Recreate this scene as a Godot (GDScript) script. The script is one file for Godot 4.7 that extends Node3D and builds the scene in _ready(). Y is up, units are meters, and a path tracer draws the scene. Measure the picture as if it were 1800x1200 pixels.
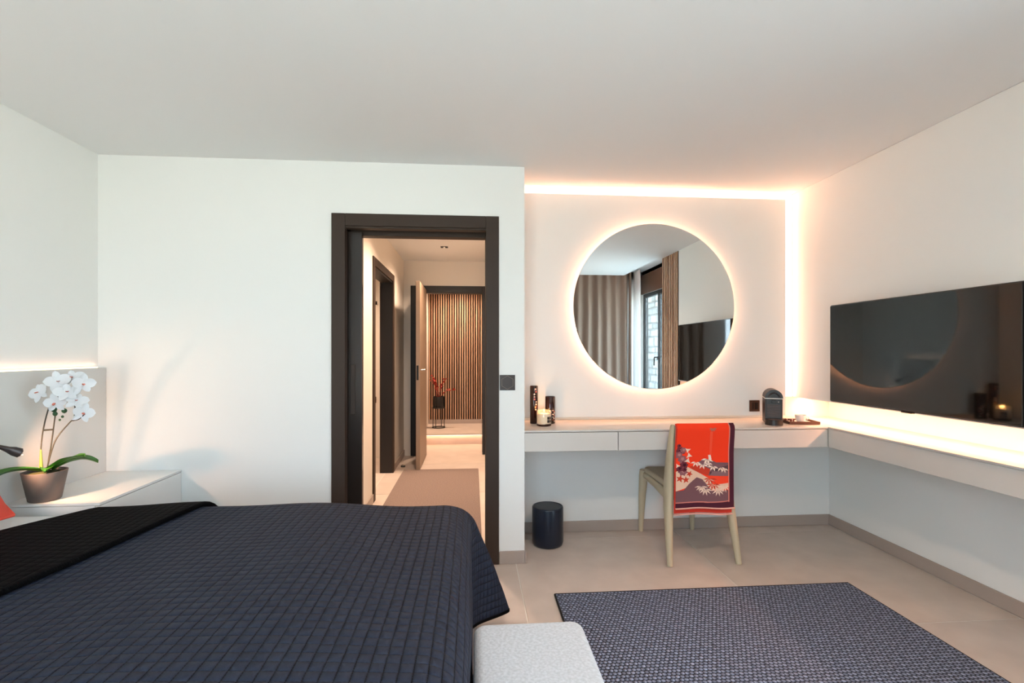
extends Node3D
# Bedroom with a dressing niche. x runs right along the far wall, y up, the far wall lies at negative z.
# P(x, y, depth) is a point "depth" metres in front of the wall line that passes through the camera.

const H := 2.4375          # ceiling height
const DOORWALL := 3.05     # depth of the wall with the doorway
const PANEL := 3.423       # front of the mirror panel in the niche
const BACK := 3.554        # plaster behind it
const RIGHT := 2.678       # plaster of the right wall
const RPANEL := 2.306      # front of the panel that carries the television
const LEFT := -2.155
const REAR := -0.95
const DESK := 0.811        # height of desk and shelf
const WARM := Color(1.0, 0.71, 0.55)

var M := {}
var used := {}
var rng := RandomNumberGenerator.new()


# ------------------------------------------------------------------ mesh helper
class MB:
	var v := PackedVector3Array()
	var n := PackedVector3Array()
	var uv := PackedVector2Array()
	var ix := PackedInt32Array()

	func vert(p: Vector3, nn: Vector3, t := Vector2.ZERO) -> int:
		v.append(p); n.append(nn); uv.append(t)
		return v.size() - 1

	func tri(a: int, b: int, c: int) -> void:
		var g := (v[b] - v[a]).cross(v[c] - v[a])
		if g.dot(n[a] + n[b] + n[c]) > 0.0:
			ix.append_array(PackedInt32Array([a, c, b]))
		else:
			ix.append_array(PackedInt32Array([a, b, c]))

	func quad(a: int, b: int, c: int, d: int) -> void:
		tri(a, b, c); tri(a, c, d)

	func face(a: Vector3, b: Vector3, c: Vector3, d: Vector3, nn: Vector3) -> void:
		quad(vert(a, nn, Vector2(0, 1)), vert(b, nn, Vector2(1, 1)), vert(c, nn, Vector2(1, 0)), vert(d, nn, Vector2(0, 0)))

	# chamfered box; the chamfer takes the normals of the faces beside it, so it reads as a round edge
	func box(c: Vector3, s: Vector3, r := 0.0, t := Transform3D()) -> MB:
		var h := s * 0.5
		r = minf(r, minf(h.x, minf(h.y, h.z)) * 0.98)
		var id := {}
		for ax in 3:
			for sg in [-1, 1]:
				for i in [-1, 1]:
					for j in [-1, 1]:
						var p := Vector3.ZERO
						var nn := Vector3.ZERO
						nn[ax] = sg
						p[ax] = sg * h[ax]
						var b := (ax + 1) % 3
						var d := (ax + 2) % 3
						p[b] = i * (h[b] - r)
						p[d] = j * (h[d] - r)
						var key := Vector3i(0, 0, 0)
						key[ax] = sg; key[b] = i; key[d] = j
						id[[ax, key]] = vert(t * (c + p), (t.basis * nn).normalized(), Vector2(p[b] + c[b], p[d] + c[d]))
				var k := func(i: int, j: int) -> int:
					var key := Vector3i(0, 0, 0)
					key[ax] = sg; key[(ax + 1) % 3] = i; key[(ax + 2) % 3] = j
					return id[[ax, key]]
				quad(k.call(-1, -1), k.call(1, -1), k.call(1, 1), k.call(-1, 1))
		if r > 0.0:
			for ax in 3:
				var b := (ax + 1) % 3
				var d := (ax + 2) % 3
				for i in [-1, 1]:
					for j in [-1, 1]:
						var lo := Vector3i(0, 0, 0)
						lo[ax] = -1; lo[b] = i; lo[d] = j
						var hi := lo
						hi[ax] = 1
						quad(id[[b, lo]], id[[b, hi]], id[[d, hi]], id[[d, lo]])
			for x in [-1, 1]:
				for y in [-1, 1]:
					for z in [-1, 1]:
						var key := Vector3i(x, y, z)
						tri(id[[0, key]], id[[1, key]], id[[2, key]])
		return self

	# profile: array of Vector2(radius, height), turned round the y axis
	func lathe(profile: Array, segs := 32, c := Vector3.ZERO, sharp := 0.6) -> MB:
		for k in profile.size() - 1:
			var a: Vector2 = profile[k]
			var b: Vector2 = profile[k + 1]
			var d := (b - a).normalized()
			var na := Vector2(d.y, -d.x)
			var nb := na
			if k > 0:
				var e := (a - profile[k - 1] as Vector2).normalized()
				var ne := Vector2(e.y, -e.x)
				if ne.dot(na) > sharp: na = (na + ne).normalized()
			if k < profile.size() - 2:
				var e2 := (profile[k + 2] as Vector2 - b).normalized()
				var ne2 := Vector2(e2.y, -e2.x)
				var base := Vector2(d.y, -d.x)
				if ne2.dot(base) > sharp: nb = (base + ne2).normalized()
			var first := v.size()
			for i in segs + 1:
				var w := TAU * i / segs
				var o := Vector3(cos(w), 0, sin(w))
				vert(c + o * a.x + Vector3.UP * a.y, (o * na.x + Vector3.UP * na.y).normalized(), Vector2(float(i) / segs, float(k) / (profile.size() - 1)))
				vert(c + o * b.x + Vector3.UP * b.y, (o * nb.x + Vector3.UP * nb.y).normalized(), Vector2(float(i) / segs, float(k + 1) / (profile.size() - 1)))
			for i in segs:
				var q := first + i * 2
				if a.x > 1e-6: tri(q, q + 2, q + 1)
				if b.x > 1e-6: tri(q + 1, q + 2, q + 3)
		return self

	# swept tube; radii are Vector2(side, depth) per point
	func tube(pts: Array, rad: Array, sides := 12, caps := true, up := Vector3(0, 0, 1)) -> MB:
		var rings := []
		for k in pts.size():
			var dir: Vector3 = (pts[mini(k + 1, pts.size() - 1)] - pts[maxi(k - 1, 0)]).normalized()
			var s := up.cross(dir)
			if s.length() < 0.05: s = Vector3(1, 0, 0).cross(dir)
			s = s.normalized()
			var t := dir.cross(s).normalized()
			var r = rad[k] if k < rad.size() else rad[-1]
			if not r is Vector2: r = Vector2(r, r)
			var ring := []
			for i in sides + 1:
				var w := TAU * i / sides
				var nn := (s * cos(w) / maxf(r.x, 1e-5) + t * sin(w) / maxf(r.y, 1e-5)).normalized()
				ring.append(vert(pts[k] + s * cos(w) * r.x + t * sin(w) * r.y, nn, Vector2(float(i) / sides, float(k))))
			rings.append(ring)
			if caps and (k == 0 or k == pts.size() - 1):
				var nn2 := -dir if k == 0 else dir
				var mid := vert(pts[k], nn2)
				var edge := []
				for i in sides + 1: edge.append(vert(v[ring[i]], nn2))
				for i in sides: tri(mid, edge[i], edge[i + 1])
		for k in rings.size() - 1:
			for i in sides:
				quad(rings[k][i], rings[k][i + 1], rings[k + 1][i + 1], rings[k + 1][i])
		return self

	# a sheet from a grid of points with smooth normals; flip turns it over
	func sheet(g: Array, flip := false, uvs := []) -> MB:
		var nu := g.size()
		var nv: int = g[0].size()
		var first := v.size()
		for i in nu:
			for j in nv:
				var du: Vector3 = g[mini(i + 1, nu - 1)][j] - g[maxi(i - 1, 0)][j]
				var dv: Vector3 = g[i][mini(j + 1, nv - 1)] - g[i][maxi(j - 1, 0)]
				var nn := du.cross(dv).normalized()
				if flip: nn = -nn
				if nn == Vector3.ZERO: nn = Vector3.UP
				vert(g[i][j], nn, uvs[i][j] if uvs else Vector2(float(i) / (nu - 1), float(j) / (nv - 1)))
		for i in nu - 1:
			for j in nv - 1:
				var a := first + i * nv + j
				quad(a, a + nv, a + nv + 1, a + 1)
		return self

	# slab with a rounded outline (corner radius rc) and rolled top and bottom edges (rb); centre c, size s
	func pad(c: Vector3, s: Vector3, rc: float, rb: float, crown := 0.0, seg := 8, t := Transform3D()) -> MB:
		var rows := []
		for k in 6: rows.append([-s.y / 2 + rb - rb * cos(PI / 2 * k / 5.0), rb - rb * sin(PI / 2 * k / 5.0)])
		for k in 6: rows.append([s.y / 2 - rb + rb * sin(PI / 2 * k / 5.0), rb - rb * cos(PI / 2 * k / 5.0)])
		var rings := []
		for row in rows:
			var ring := []
			for q in 4:
				var sx: float = [1, -1, -1, 1][q]
				var sz: float = [1, 1, -1, -1][q]
				for i in seg + 1:
					var w := PI / 2 * q + PI / 2 * i / seg
					var r := maxf(rc - row[1], 0.001)
					ring.append(Vector3(sx * (s.x / 2 - rc) + cos(w) * r, row[0], sz * (s.z / 2 - rc) + sin(w) * r))
			rings.append(ring)
		var m: int = rings[0].size()
		var ids := []
		for k in rings.size():
			var line := []
			for i in m + 1:
				var p: Vector3 = rings[k][i % m]
				var du: Vector3 = rings[k][(i + 1) % m] - rings[k][(i - 1 + m) % m]
				var dv: Vector3 = rings[mini(k + 1, rings.size() - 1)][i % m] - rings[maxi(k - 1, 0)][i % m]
				var nn := dv.cross(du).normalized()
				if k == 0: nn = Vector3.DOWN
				if k == rings.size() - 1: nn = Vector3.UP
				line.append(vert(t * (c + p), t.basis * nn, Vector2(p.x + p.y, p.z)))
			ids.append(line)
		for k in rings.size() - 1:
			for i in m:
				quad(ids[k][i], ids[k][i + 1], ids[k + 1][i + 1], ids[k + 1][i])
		for k in [0, rings.size() - 1]:
			var up := Vector3.DOWN if k == 0 else Vector3.UP
			var last: Array = ids[k]
			var steps := 6 if k > 0 else 1
			for q in range(1, steps + 1):
				var f := 1.0 - float(q) / steps
				var line := []
				for i in m + 1:
					var p: Vector3 = rings[k][i % m] * Vector3(maxf(f, 0.001), 1, maxf(f, 0.001))
					p.y += crown * (1.0 - f * f) if k > 0 else 0.0
					line.append(vert(t * (c + p), t.basis * up, Vector2(p.x + p.y, p.z)))
				for i in m: quad(last[i], last[i + 1], line[i + 1], line[i])
				last = line
		return self

	func mesh() -> ArrayMesh:
		var a := []
		a.resize(Mesh.ARRAY_MAX)
		a[Mesh.ARRAY_VERTEX] = v
		a[Mesh.ARRAY_NORMAL] = n
		a[Mesh.ARRAY_TEX_UV] = uv
		a[Mesh.ARRAY_INDEX] = ix
		var m := ArrayMesh.new()
		m.add_surface_from_arrays(Mesh.PRIMITIVE_TRIANGLES, a)
		return m


# ------------------------------------------------------------------ scene helpers
func P(x: float, y: float, depth: float) -> Vector3:
	return Vector3(x, y, -depth)

func numbered(called: String) -> String:
	used[called] = used.get(called, 0) + 1
	return called if used[called] == 1 else "%s_%03d" % [called, used[called] - 1]

func thing(called: String, label: String, category: String, at := Vector3.ZERO, turn := 0.0, group := "") -> Node3D:
	var o := Node3D.new()
	o.name = numbered(called)
	add_child(o)
	o.position = at
	o.rotation.y = turn
	tag(o, label, category, group)
	return o

func tag(o: Node, label: String, category: String, group := "") -> void:
	o.set_meta("label", label)
	o.set_meta("category", category)
	if group: o.set_meta("group", group)

func part(parent: Node, called: String, shape, mat: Material, at := Vector3.ZERO, label := "") -> MeshInstance3D:
	var o := MeshInstance3D.new()
	o.name = numbered(called) if parent == self else called
	o.mesh = shape.mesh() if shape is MB else shape
	o.material_override = mat
	o.position = at
	if label: o.set_meta("label", label)
	parent.add_child(o, true)
	return o

func structure(called: String, shape, mat: Material, label := "") -> MeshInstance3D:
	var o := part(self, called, shape, mat)
	o.set_meta("kind", "structure")
	if label: o.set_meta("label", label)
	return o

func span(x0: float, x1: float, y0: float, y1: float, d0: float, d1: float, r := 0.0) -> MB:
	return MB.new().box(Vector3((x0 + x1) / 2, (y0 + y1) / 2, -(d0 + d1) / 2), Vector3(absf(x1 - x0), absf(y1 - y0), absf(d1 - d0)), r)

# a wall or slab with openings cut through it; boxes are [x0, x1, y0, y1, d0, d1]
func cut_wall(called: String, solid: Array, holes: Array, mat: Material, label := "") -> CSGCombiner3D:
	var root := CSGCombiner3D.new()
	root.name = numbered(called)
	for k in holes.size() + 1:
		var b: Array = solid if k == 0 else holes[k - 1]
		var c := CSGBox3D.new()
		c.name = "solid" if k == 0 else "opening_%d" % k
		c.size = Vector3(b[1] - b[0], b[3] - b[2], b[5] - b[4])
		c.position = Vector3((b[0] + b[1]) / 2, (b[2] + b[3]) / 2, -(b[4] + b[5]) / 2)
		c.material = mat
		if k > 0: c.operation = CSGShape3D.OPERATION_SUBTRACTION
		root.add_child(c)
	add_child(root)
	root.set_meta("kind", "structure")
	if label: root.set_meta("label", label)
	return root

func area_light(parent: Node, at: Vector3, towards: Vector3, size: Vector2, color: Color, energy: float, along := Vector3.ZERO) -> void:
	var l := AreaLight3D.new()
	l.name = "strip_glow"
	l.area_size = size
	l.light_color = color
	l.light_energy = energy
	l.area_range = 12.0
	l.area_attenuation = 2.0
	l.shadow_enabled = true
	parent.add_child(l, true)
	var z := -towards.normalized()
	var x := along.normalized() if along != Vector3.ZERO else Vector3.UP.cross(z).normalized()
	l.basis = Basis(x, z.cross(x).normalized(), z)
	l.position = at

func omni(parent: Node, at: Vector3, color: Color, energy: float, size: float) -> void:
	var l := OmniLight3D.new()
	l.name = "lamp_glow"
	l.light_color = color
	l.light_energy = energy
	l.light_size = size
	l.omni_range = 12.0
	l.omni_attenuation = 2.0
	l.shadow_enabled = true
	parent.add_child(l, true)
	l.position = at

func spot(parent: Node, at: Vector3, towards: Vector3, color: Color, energy: float, angle: float, size: float, soft := 1.0) -> void:
	var l := SpotLight3D.new()
	l.name = "lamp_beam"
	l.light_color = color
	l.light_energy = energy
	l.light_size = size
	l.spot_range = 12.0
	l.spot_attenuation = 2.0
	l.spot_angle = angle
	l.spot_angle_attenuation = soft
	l.shadow_enabled = true
	parent.add_child(l, true)
	l.position = at
	var z := -towards.normalized()
	var x := (Vector3.UP if absf(z.y) < 0.9 else Vector3.RIGHT).cross(z).normalized()
	l.basis = Basis(x, z.cross(x).normalized(), z)


# ------------------------------------------------------------------ materials
func mat(called: String, c: Color, rough := 0.6, metal := 0.0, spec := 0.5) -> StandardMaterial3D:
	var m := StandardMaterial3D.new()
	m.resource_name = called
	m.albedo_color = c
	m.roughness = rough
	m.metallic = metal
	m.metallic_specular = spec
	M[called] = m
	return m

func noise_tex(freq: float, lo: Color, hi: Color, size := 512, octaves := 4, s := 1) -> NoiseTexture2D:
	var n := FastNoiseLite.new()
	n.seed = s
	n.noise_type = FastNoiseLite.TYPE_SIMPLEX_SMOOTH
	n.frequency = freq
	n.fractal_octaves = octaves
	var t := NoiseTexture2D.new()
	t.width = size
	t.height = size
	t.seamless = true
	t.noise = n
	var g := Gradient.new()
	g.set_color(0, lo)
	g.set_color(1, hi)
	t.color_ramp = g
	return t

func picture(w: int, h: int, paint: Callable) -> ImageTexture:
	var im := Image.create(w, h, false, Image.FORMAT_RGB8)
	for y in h:
		for x in w:
			im.set_pixel(x, y, paint.call(x, y))
	return ImageTexture.create_from_image(im)

func grey(v: float) -> Color:
	return Color(v, v, v)

func emit(called: String, c: Color, e: float) -> StandardMaterial3D:
	var m := mat(called, Color(0.9, 0.88, 0.84), 0.5)
	m.emission_enabled = true
	m.emission = c
	m.emission_energy_multiplier = e
	return m

func relief(m: StandardMaterial3D, t: Texture2D, cm: float) -> void:
	m.heightmap_enabled = true
	m.heightmap_texture = t
	m.heightmap_scale = cm

func tri_scale(m: StandardMaterial3D, s: Vector3) -> void:
	m.uv1_triplanar = true
	m.uv1_world_triplanar = true
	m.uv1_scale = s

func materials() -> void:
	for a in [["wall_paint", Color(0.905, 0.9, 0.885)], ["ceiling_paint", Color(0.90, 0.9, 0.895)]]:
		var m := mat(a[0], a[1], 0.75, 0.0, 0.3)
	mat("hall_paint", Color(0.9, 0.87, 0.83), 0.75, 0.0, 0.3)
	mat("lacquer", Color(0.80, 0.78, 0.755), 0.3)
	mat("white_lacquer", Color(0.88, 0.88, 0.87), 0.35)
	var hb := mat("headboard_lacquer", Color(0.81, 0.80, 0.785), 0.5)
	var stone := noise_tex(0.012, Color(0.76, 0.705, 0.665), Color(0.815, 0.76, 0.72), 512, 5, 5)
	for k in 3:
		var t := mat("floor_tile_%d" % k, [Color(1, 1, 1), Color(0.97, 0.97, 0.97), Color(0.985, 0.98, 0.97)][k], 0.42)
		t.albedo_texture = stone
		tri_scale(t, Vector3(0.6, 0.6, 0.6))
		t.uv1_offset = Vector3(0.37 * k, 0.0, 0.61 * k)
	mat("grout", Color(0.86, 0.84, 0.81), 0.9)
	var sk := mat("skirting_tile", Color(0.66, 0.60, 0.56), 0.45)
	mat("bronze", Color(0.225, 0.175, 0.145), 0.55, 0.0, 0.35)
	mat("bronze_dark", Color(0.09, 0.075, 0.07), 0.5)
	mat("door_leaf", Color(0.16, 0.13, 0.115), 0.16)
	mat("leaf_edge", Color(0.55, 0.47, 0.40), 0.5)
	mat("black_metal", Color(0.045, 0.042, 0.042), 0.45, 0.3)
	mat("chrome", Color(0.85, 0.84, 0.82), 0.15, 1.0)
	mat("mirror_glass", Color(0.93, 0.935, 0.93), 0.01, 1.0)
	mat("mirror_back", Color(0.75, 0.73, 0.7), 0.6)
	emit("led_strip", Color(1.0, 0.93, 0.80), 1.35)
	emit("led_mirror", Color(1.0, 0.93, 0.80), 1.35)
	var scr := mat("screen_gloss", Color(0.025, 0.025, 0.025), 0.04, 0.0, 0.52)
	mat("screen_frame", Color(0.04, 0.035, 0.035), 0.3)
	# woven things
	var quilt := picture(256, 256, func(x: int, y: int) -> Color:
		var u := x / 64.0
		var w := y / 64.0
		var a: float = pow(absf(sin(PI * u)), 0.32)
		var b: float = pow(absf(sin(PI * w)), 0.45)
		return grey(clampf(0.06 + 0.84 * a * (0.45 + 0.55 * b) + 0.05 * rng.randf(), 0, 1)))
	var lint := picture(512, 512, func(x: int, y: int) -> Color:
		var fx := absf(fposmod(x / 128.0 + 0.5, 1.0) - 0.5)
		var fy := absf(fposmod(y / 128.0 + 0.5, 1.0) - 0.5)
		var thread := 1.0
		if fx < 0.05 and fposmod(y / 32.0 + (x / 128) * 0.3, 1.0) < 0.75: thread = 0.35
		if fy < 0.03 and fposmod(x / 42.0, 1.0) < 0.55: thread = 0.6
		return grey(1.0) if rng.randf() > 0.9997 else grey(thread * (0.66 + 0.1 * rng.randf())))
	var q := mat("quilt", Color(0.215, 0.25, 0.335), 0.72, 0.0, 0.3)
	q.albedo_texture = lint
	relief(q, quilt, 1.8)
	q.rim_enabled = true
	q.rim = 0.12
	q.rim_tint = 0.8
	var qb := mat("quilt_black", Color(0.11, 0.11, 0.135), 0.85, 0.0, 0.2)
	relief(qb, quilt, 0.9)
	qb.albedo_texture = picture(256, 256, func(x: int, y: int) -> Color:
		var cell := (x / 16) * 31 + (y / 64) * 17
		return grey(1.0) if (y % 64) in [0, 1, 2] and (cell * 7) % 5 < 2 and x % 16 < 11 else grey(0.30 + 0.06 * rng.randf()))
	mat("linen", Color(0.9, 0.9, 0.9), 0.85)
	var weave := picture(128, 128, func(x: int, y: int) -> Color:
		var a := sin(TAU * x / 8.0) * (1.0 if (y / 8) % 2 == 0 else -1.0)
		return grey(clampf(0.5 + 0.3 * a + 0.2 * (rng.randf() - 0.5), 0, 1)))
	var be := mat("bench_cloth", Color(0.72, 0.75, 0.78), 0.9)
	be.albedo_texture = noise_tex(0.08, grey(0.86), grey(1.0), 256, 3, 8)
	be.uv1_scale = Vector3(4, 4, 1)
	relief(be, weave, 0.05)
	var rugh := picture(128, 128, func(x: int, y: int) -> Color:
		var row := y / 16
		var fx := fposmod(x + (8 if row % 2 == 1 else 0), 16) / 15.0 - 0.5
		var fy := (y % 16) / 15.0 - 0.5
		return grey(clampf(1.0 - 3.2 * (fx * fx + fy * fy * 0.8), 0, 1)))
	var rugc := picture(256, 256, func(x: int, y: int) -> Color:
		var row := y / 32
		var fx := fposmod(x + (16 if row % 2 == 1 else 0), 32) / 31.0 - 0.5
		var fy := (y % 32) / 31.0 - 0.5
		var yarn := 1.0 - 0.6 * clampf((fx * fx + fy * fy - 0.12) / 0.2, 0, 1)
		var tone := 0.88 + 0.12 * sin((x / 32) * 2.1 + row * 3.7)
		return Color(0.60, 0.635, 0.71) * yarn * tone * (0.9 + 0.2 * rng.randf()))
	var rg := mat("rug_yarn", Color(0.95, 0.96, 1.0), 0.95, 0.0, 0.2)
	rg.albedo_texture = rugc
	relief(rg, rugh, 0.7)
	var ru := mat("runner_yarn", Color(0.58, 0.51, 0.48), 0.95, 0.0, 0.2)
	ru.albedo_texture = noise_tex(0.15, grey(0.75), grey(1.0), 256, 3, 9)
	tri_scale(ru, Vector3(2, 2, 2))
	# wood
	for k in 3:
		var w := mat("slat_wood_%d" % k, [Color(0.95, 0.93, 0.9), Color(0.85, 0.8, 0.76), Color(1.0, 1.0, 1.0)][k], 0.55)
		w.albedo_texture = noise_tex(0.02, Color(0.68, 0.53, 0.43), Color(0.88, 0.73, 0.61), 256, 4, 20 + k)
		w.uv1_triplanar = true
		w.uv1_world_triplanar = true
		w.uv1_scale = Vector3(6, 0.35, 6)
	mat("felt", Color(0.05, 0.035, 0.03), 0.95)
	mat("wood_panel", Color(0.36, 0.24, 0.16), 0.5)
	mat("chair_frame", Color(0.74, 0.68, 0.57), 0.6)
	var cs := mat("chair_seat", Color(0.72, 0.66, 0.56), 0.85)
	relief(cs, weave, 0.04)
	cs.uv1_scale = Vector3(6, 6, 1)
	# small things
	mat("bin_leather", Color(0.03, 0.09, 0.16), 0.28)
	mat("bin_lid", Color(0.17, 0.175, 0.19), 0.5)
	mat("wax", Color(0.95, 0.88, 0.74), 0.6)
	mat("wick", Color(0.05, 0.04, 0.04), 0.9)
	emit("flame", Color(1.0, 0.75, 0.4), 3.0)
	var jar := mat("jar_glass", Color(0.95, 0.86, 0.8, 0.12), 0.04)
	jar.transparency = BaseMaterial3D.TRANSPARENCY_ALPHA
	mat("jar_base", Color(0.2, 0.11, 0.08), 0.15)
	mat("print_white", Color(0.95, 0.92, 0.88), 0.5)
	mat("print_dark", Color(0.06, 0.03, 0.04), 0.4)
	mat("machine_body", Color(0.17, 0.11, 0.095), 0.4, 0.15)
	mat("machine_black", Color(0.05, 0.028, 0.028), 0.4)
	mat("machine_rib", Color(0.33, 0.27, 0.26), 0.45, 0.1)
	mat("machine_trim", Color(0.86, 0.84, 0.82), 0.3, 0.3)
	mat("outlet", Color(0.34, 0.22, 0.17), 0.4, 0.2)
	mat("tray_wood", Color(0.33, 0.17, 0.11), 0.4)
	mat("porcelain", Color(0.92, 0.9, 0.88), 0.2)
	mat("packet", Color(0.42, 0.16, 0.10), 0.5)
	mat("pot_clay", Color(0.37, 0.33, 0.31), 0.6)
	mat("soil", Color(0.25, 0.24, 0.10), 0.95)
	var pe := mat("petal", Color(0.87, 0.875, 0.88), 0.6)
	pe.backlight_enabled = true
	pe.backlight = Color(0.3, 0.3, 0.3)
	mat("petal_lip", Color(0.85, 0.50, 0.42), 0.6)
	mat("orchid_stem", Color(0.16, 0.15, 0.10), 0.6)
	mat("orchid_stem_green", Color(0.50, 0.55, 0.22), 0.6)
	mat("orchid_leaf", Color(0.20, 0.42, 0.10), 0.35)
	mat("bud", Color(0.14, 0.30, 0.17), 0.5)
	mat("lamp_metal", Color(0.27, 0.24, 0.23), 0.4, 0.4)
	mat("coral_cloth", Color(0.86, 0.30, 0.23), 0.85)
	mat("black_cloth", Color(0.05, 0.05, 0.06), 0.9)
	mat("switch_plate", Color(0.17, 0.115, 0.10), 0.35, 0.2)
	mat("switch_line", Color(0.55, 0.47, 0.42), 0.4, 0.3)
	mat("red_leaf", Color(0.62, 0.15, 0.08), 0.6)
	mat("pot_black", Color(0.03, 0.028, 0.028), 0.5)
	var cu := mat("curtain_cloth", Color(0.55, 0.48, 0.43), 0.9)
	cu.backlight_enabled = true
	cu.backlight = Color(0.12, 0.11, 0.10)
	var sh := mat("sheer_cloth", Color(0.92, 0.92, 0.92, 0.55), 0.9)
	sh.transparency = BaseMaterial3D.TRANSPARENCY_ALPHA
	var gl := mat("window_glass", Color(1, 1, 1, 0.03), 0.0)
	gl.transparency = BaseMaterial3D.TRANSPARENCY_ALPHA
	for k in 3:
		var st := mat("field_stone_%d" % k, [Color(0.42, 0.43, 0.42), Color(0.33, 0.34, 0.335), Color(0.49, 0.49, 0.48)][k], 0.9)
		st.albedo_texture = noise_tex(0.04, grey(0.65), grey(1.0), 256, 4, 30 + k)
		tri_scale(st, Vector3(3, 3, 3))
	mat("mortar", Color(0.22, 0.22, 0.22), 0.95)
	mat("terrace", Color(0.80, 0.79, 0.76), 0.9)


# ------------------------------------------------------------------ start
func _ready() -> void:
	rng.seed = 7
	# camera
	var cam := Camera3D.new()
	cam.name = "camera"
	cam.near = 0.05
	cam.far = 100.0
	cam.projection = Camera3D.PROJECTION_FRUSTUM
	cam.size = 0.05 * 1200.0 / 875.0
	cam.frustum_offset = Vector2(0, 0.05 * 18.0 / 875.0)
	cam.position = Vector3(0, 1.3, 0)
	cam.rotation.y = -atan(69.0 / 875.0)
	add_child(cam)
	cam.current = true
	# sky and exposure
	var env := Environment.new()
	env.background_mode = Environment.BG_SKY
	var sky := Sky.new()
	var sm := ProceduralSkyMaterial.new()
	sm.sky_top_color = Color(0.78, 0.91, 1.0)
	sm.sky_horizon_color = Color(0.87, 0.95, 1.0)
	sm.ground_bottom_color = Color(0.72, 0.75, 0.73)
	sm.ground_horizon_color = Color(0.82, 0.85, 0.83)
	sm.sky_energy_multiplier = 2.9
	sm.ground_energy_multiplier = 3.7
	sky.sky_material = sm
	env.sky = sky
	env.tonemap_mode = Environment.TONE_MAPPER_LINEAR
	env.tonemap_exposure = 1.1
	env.sdfgi_enabled = true
	env.ssao_enabled = true
	env.ssil_enabled = true
	var we := WorldEnvironment.new()
	we.name = "world"
	we.environment = env
	add_child(we)

	materials()
	room()
	floors()
	light_strips()
	hallway()
	windows_and_curtains()
	desk_and_shelf()
	mirror()
	television()
	bed()
	bench()
	rug()
	chair()
	shawl()
	nightstand()
	orchid()
	reading_lamp(2.22, 1.0, "brown gooseneck reading lamp on the headboard beside the orchid")
	reading_lamp(0.02, -1.0, "brown gooseneck reading lamp on the headboard beside the black pillow")
	bin()
	vases_and_candle()
	coffee()
	switch_plate()


func room() -> void:
	var W: Material = M.wall_paint
	cut_wall("wall_door_side", [LEFT - 0.2, 0.318, 0.0, H + 0.3, DOORWALL, 3.25],
		[[-0.80, 0.122, -0.1, 2.085, 2.9, 3.4], [-1.64, -0.79, -0.1, 2.06, 3.11, 3.17]], W, "white plaster wall around the doorway")
	structure("wall_left", span(LEFT - 0.2, LEFT, 0, H + 0.3, REAR - 0.2, DOORWALL), W)
	structure("wall_niche_side", span(0.12, 0.318, 0, H + 0.3, 3.2501, BACK + 0.2), W)
	structure("wall_back", span(0.318, RIGHT + 0.2, 0, H + 0.3, BACK, BACK + 0.2), W)
	# the right wall and the door to the terrace at its near end
	cut_wall("wall_right", [RIGHT, RIGHT + 0.08, 0.0, 2.75, REAR - 0.2, BACK], [[RIGHT - 0.1, RIGHT + 0.4, 0.02, 2.2, -0.91, 0.80]], W)
	structure("wall_right_upper", span(RPANEL, RIGHT - 0.0005, 0.975, H - 0.0005, 1.33, BACK - 0.0005, 0.002), W, "white plaster box above the shelf that carries the television")
	structure("wall_niche_panel", span(0.3185, 2.249, 0.842, H - 0.040, PANEL, PANEL + 0.05, 0.002), W, "white panel behind the round mirror with lit gaps around it")
	structure("wall_niche_backing", span(0.3185, RPANEL - 0.0005, 0.90, H - 0.0005, PANEL + 0.0505, BACK - 0.0005), W)
	cut_wall("wall_rear", [LEFT, RIGHT, 0.0, 2.75, REAR - 0.2, REAR], [[-1.25, 0.2, 0.03, 2.3, REAR - 0.4, REAR + 0.2]], W)
	# ceiling with the curtain recess along the rear and the terrace door
	cut_wall("ceiling", [LEFT - 0.2, RIGHT + 0.2, H, 2.66, REAR - 0.2, BACK + 0.2],
		[[2.25, RIGHT, H - 0.1, 2.56, REAR, 0.84], [LEFT, RIGHT, H - 0.1, 2.56, REAR, -0.50]], M.ceiling_paint)
	# skirtings of floor tile
	var S: Material = M.skirting_tile
	structure("baseboard_back", span(0.33, RIGHT - 0.0105, 0.0005, 0.078, BACK - 0.010, BACK - 0.0005, 0.002), S)
	structure("baseboard_right", span(RIGHT - 0.010, RIGHT - 0.0005, 0.0005, 0.078, 1.335, BACK - 0.0005, 0.002), S)
	structure("baseboard_niche", span(0.3185, 0.329, 0.0005, 0.078, DOORWALL - 0.0105, BACK - 0.0105, 0.002), S)
	structure("baseboard_door_right", span(0.162, 0.318, 0.0005, 0.078, DOORWALL - 0.0105, DOORWALL - 0.0005, 0.002), S)
	structure("baseboard_door_left", span(LEFT, -0.842, 0.0005, 0.078, DOORWALL - 0.0105, DOORWALL - 0.0005, 0.002), S)
	structure("baseboard_left", span(LEFT + 0.0005, LEFT + 0.0105, 0.0005, 0.078, REAR + 0.001, DOORWALL - 0.011, 0.002), S)


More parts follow.
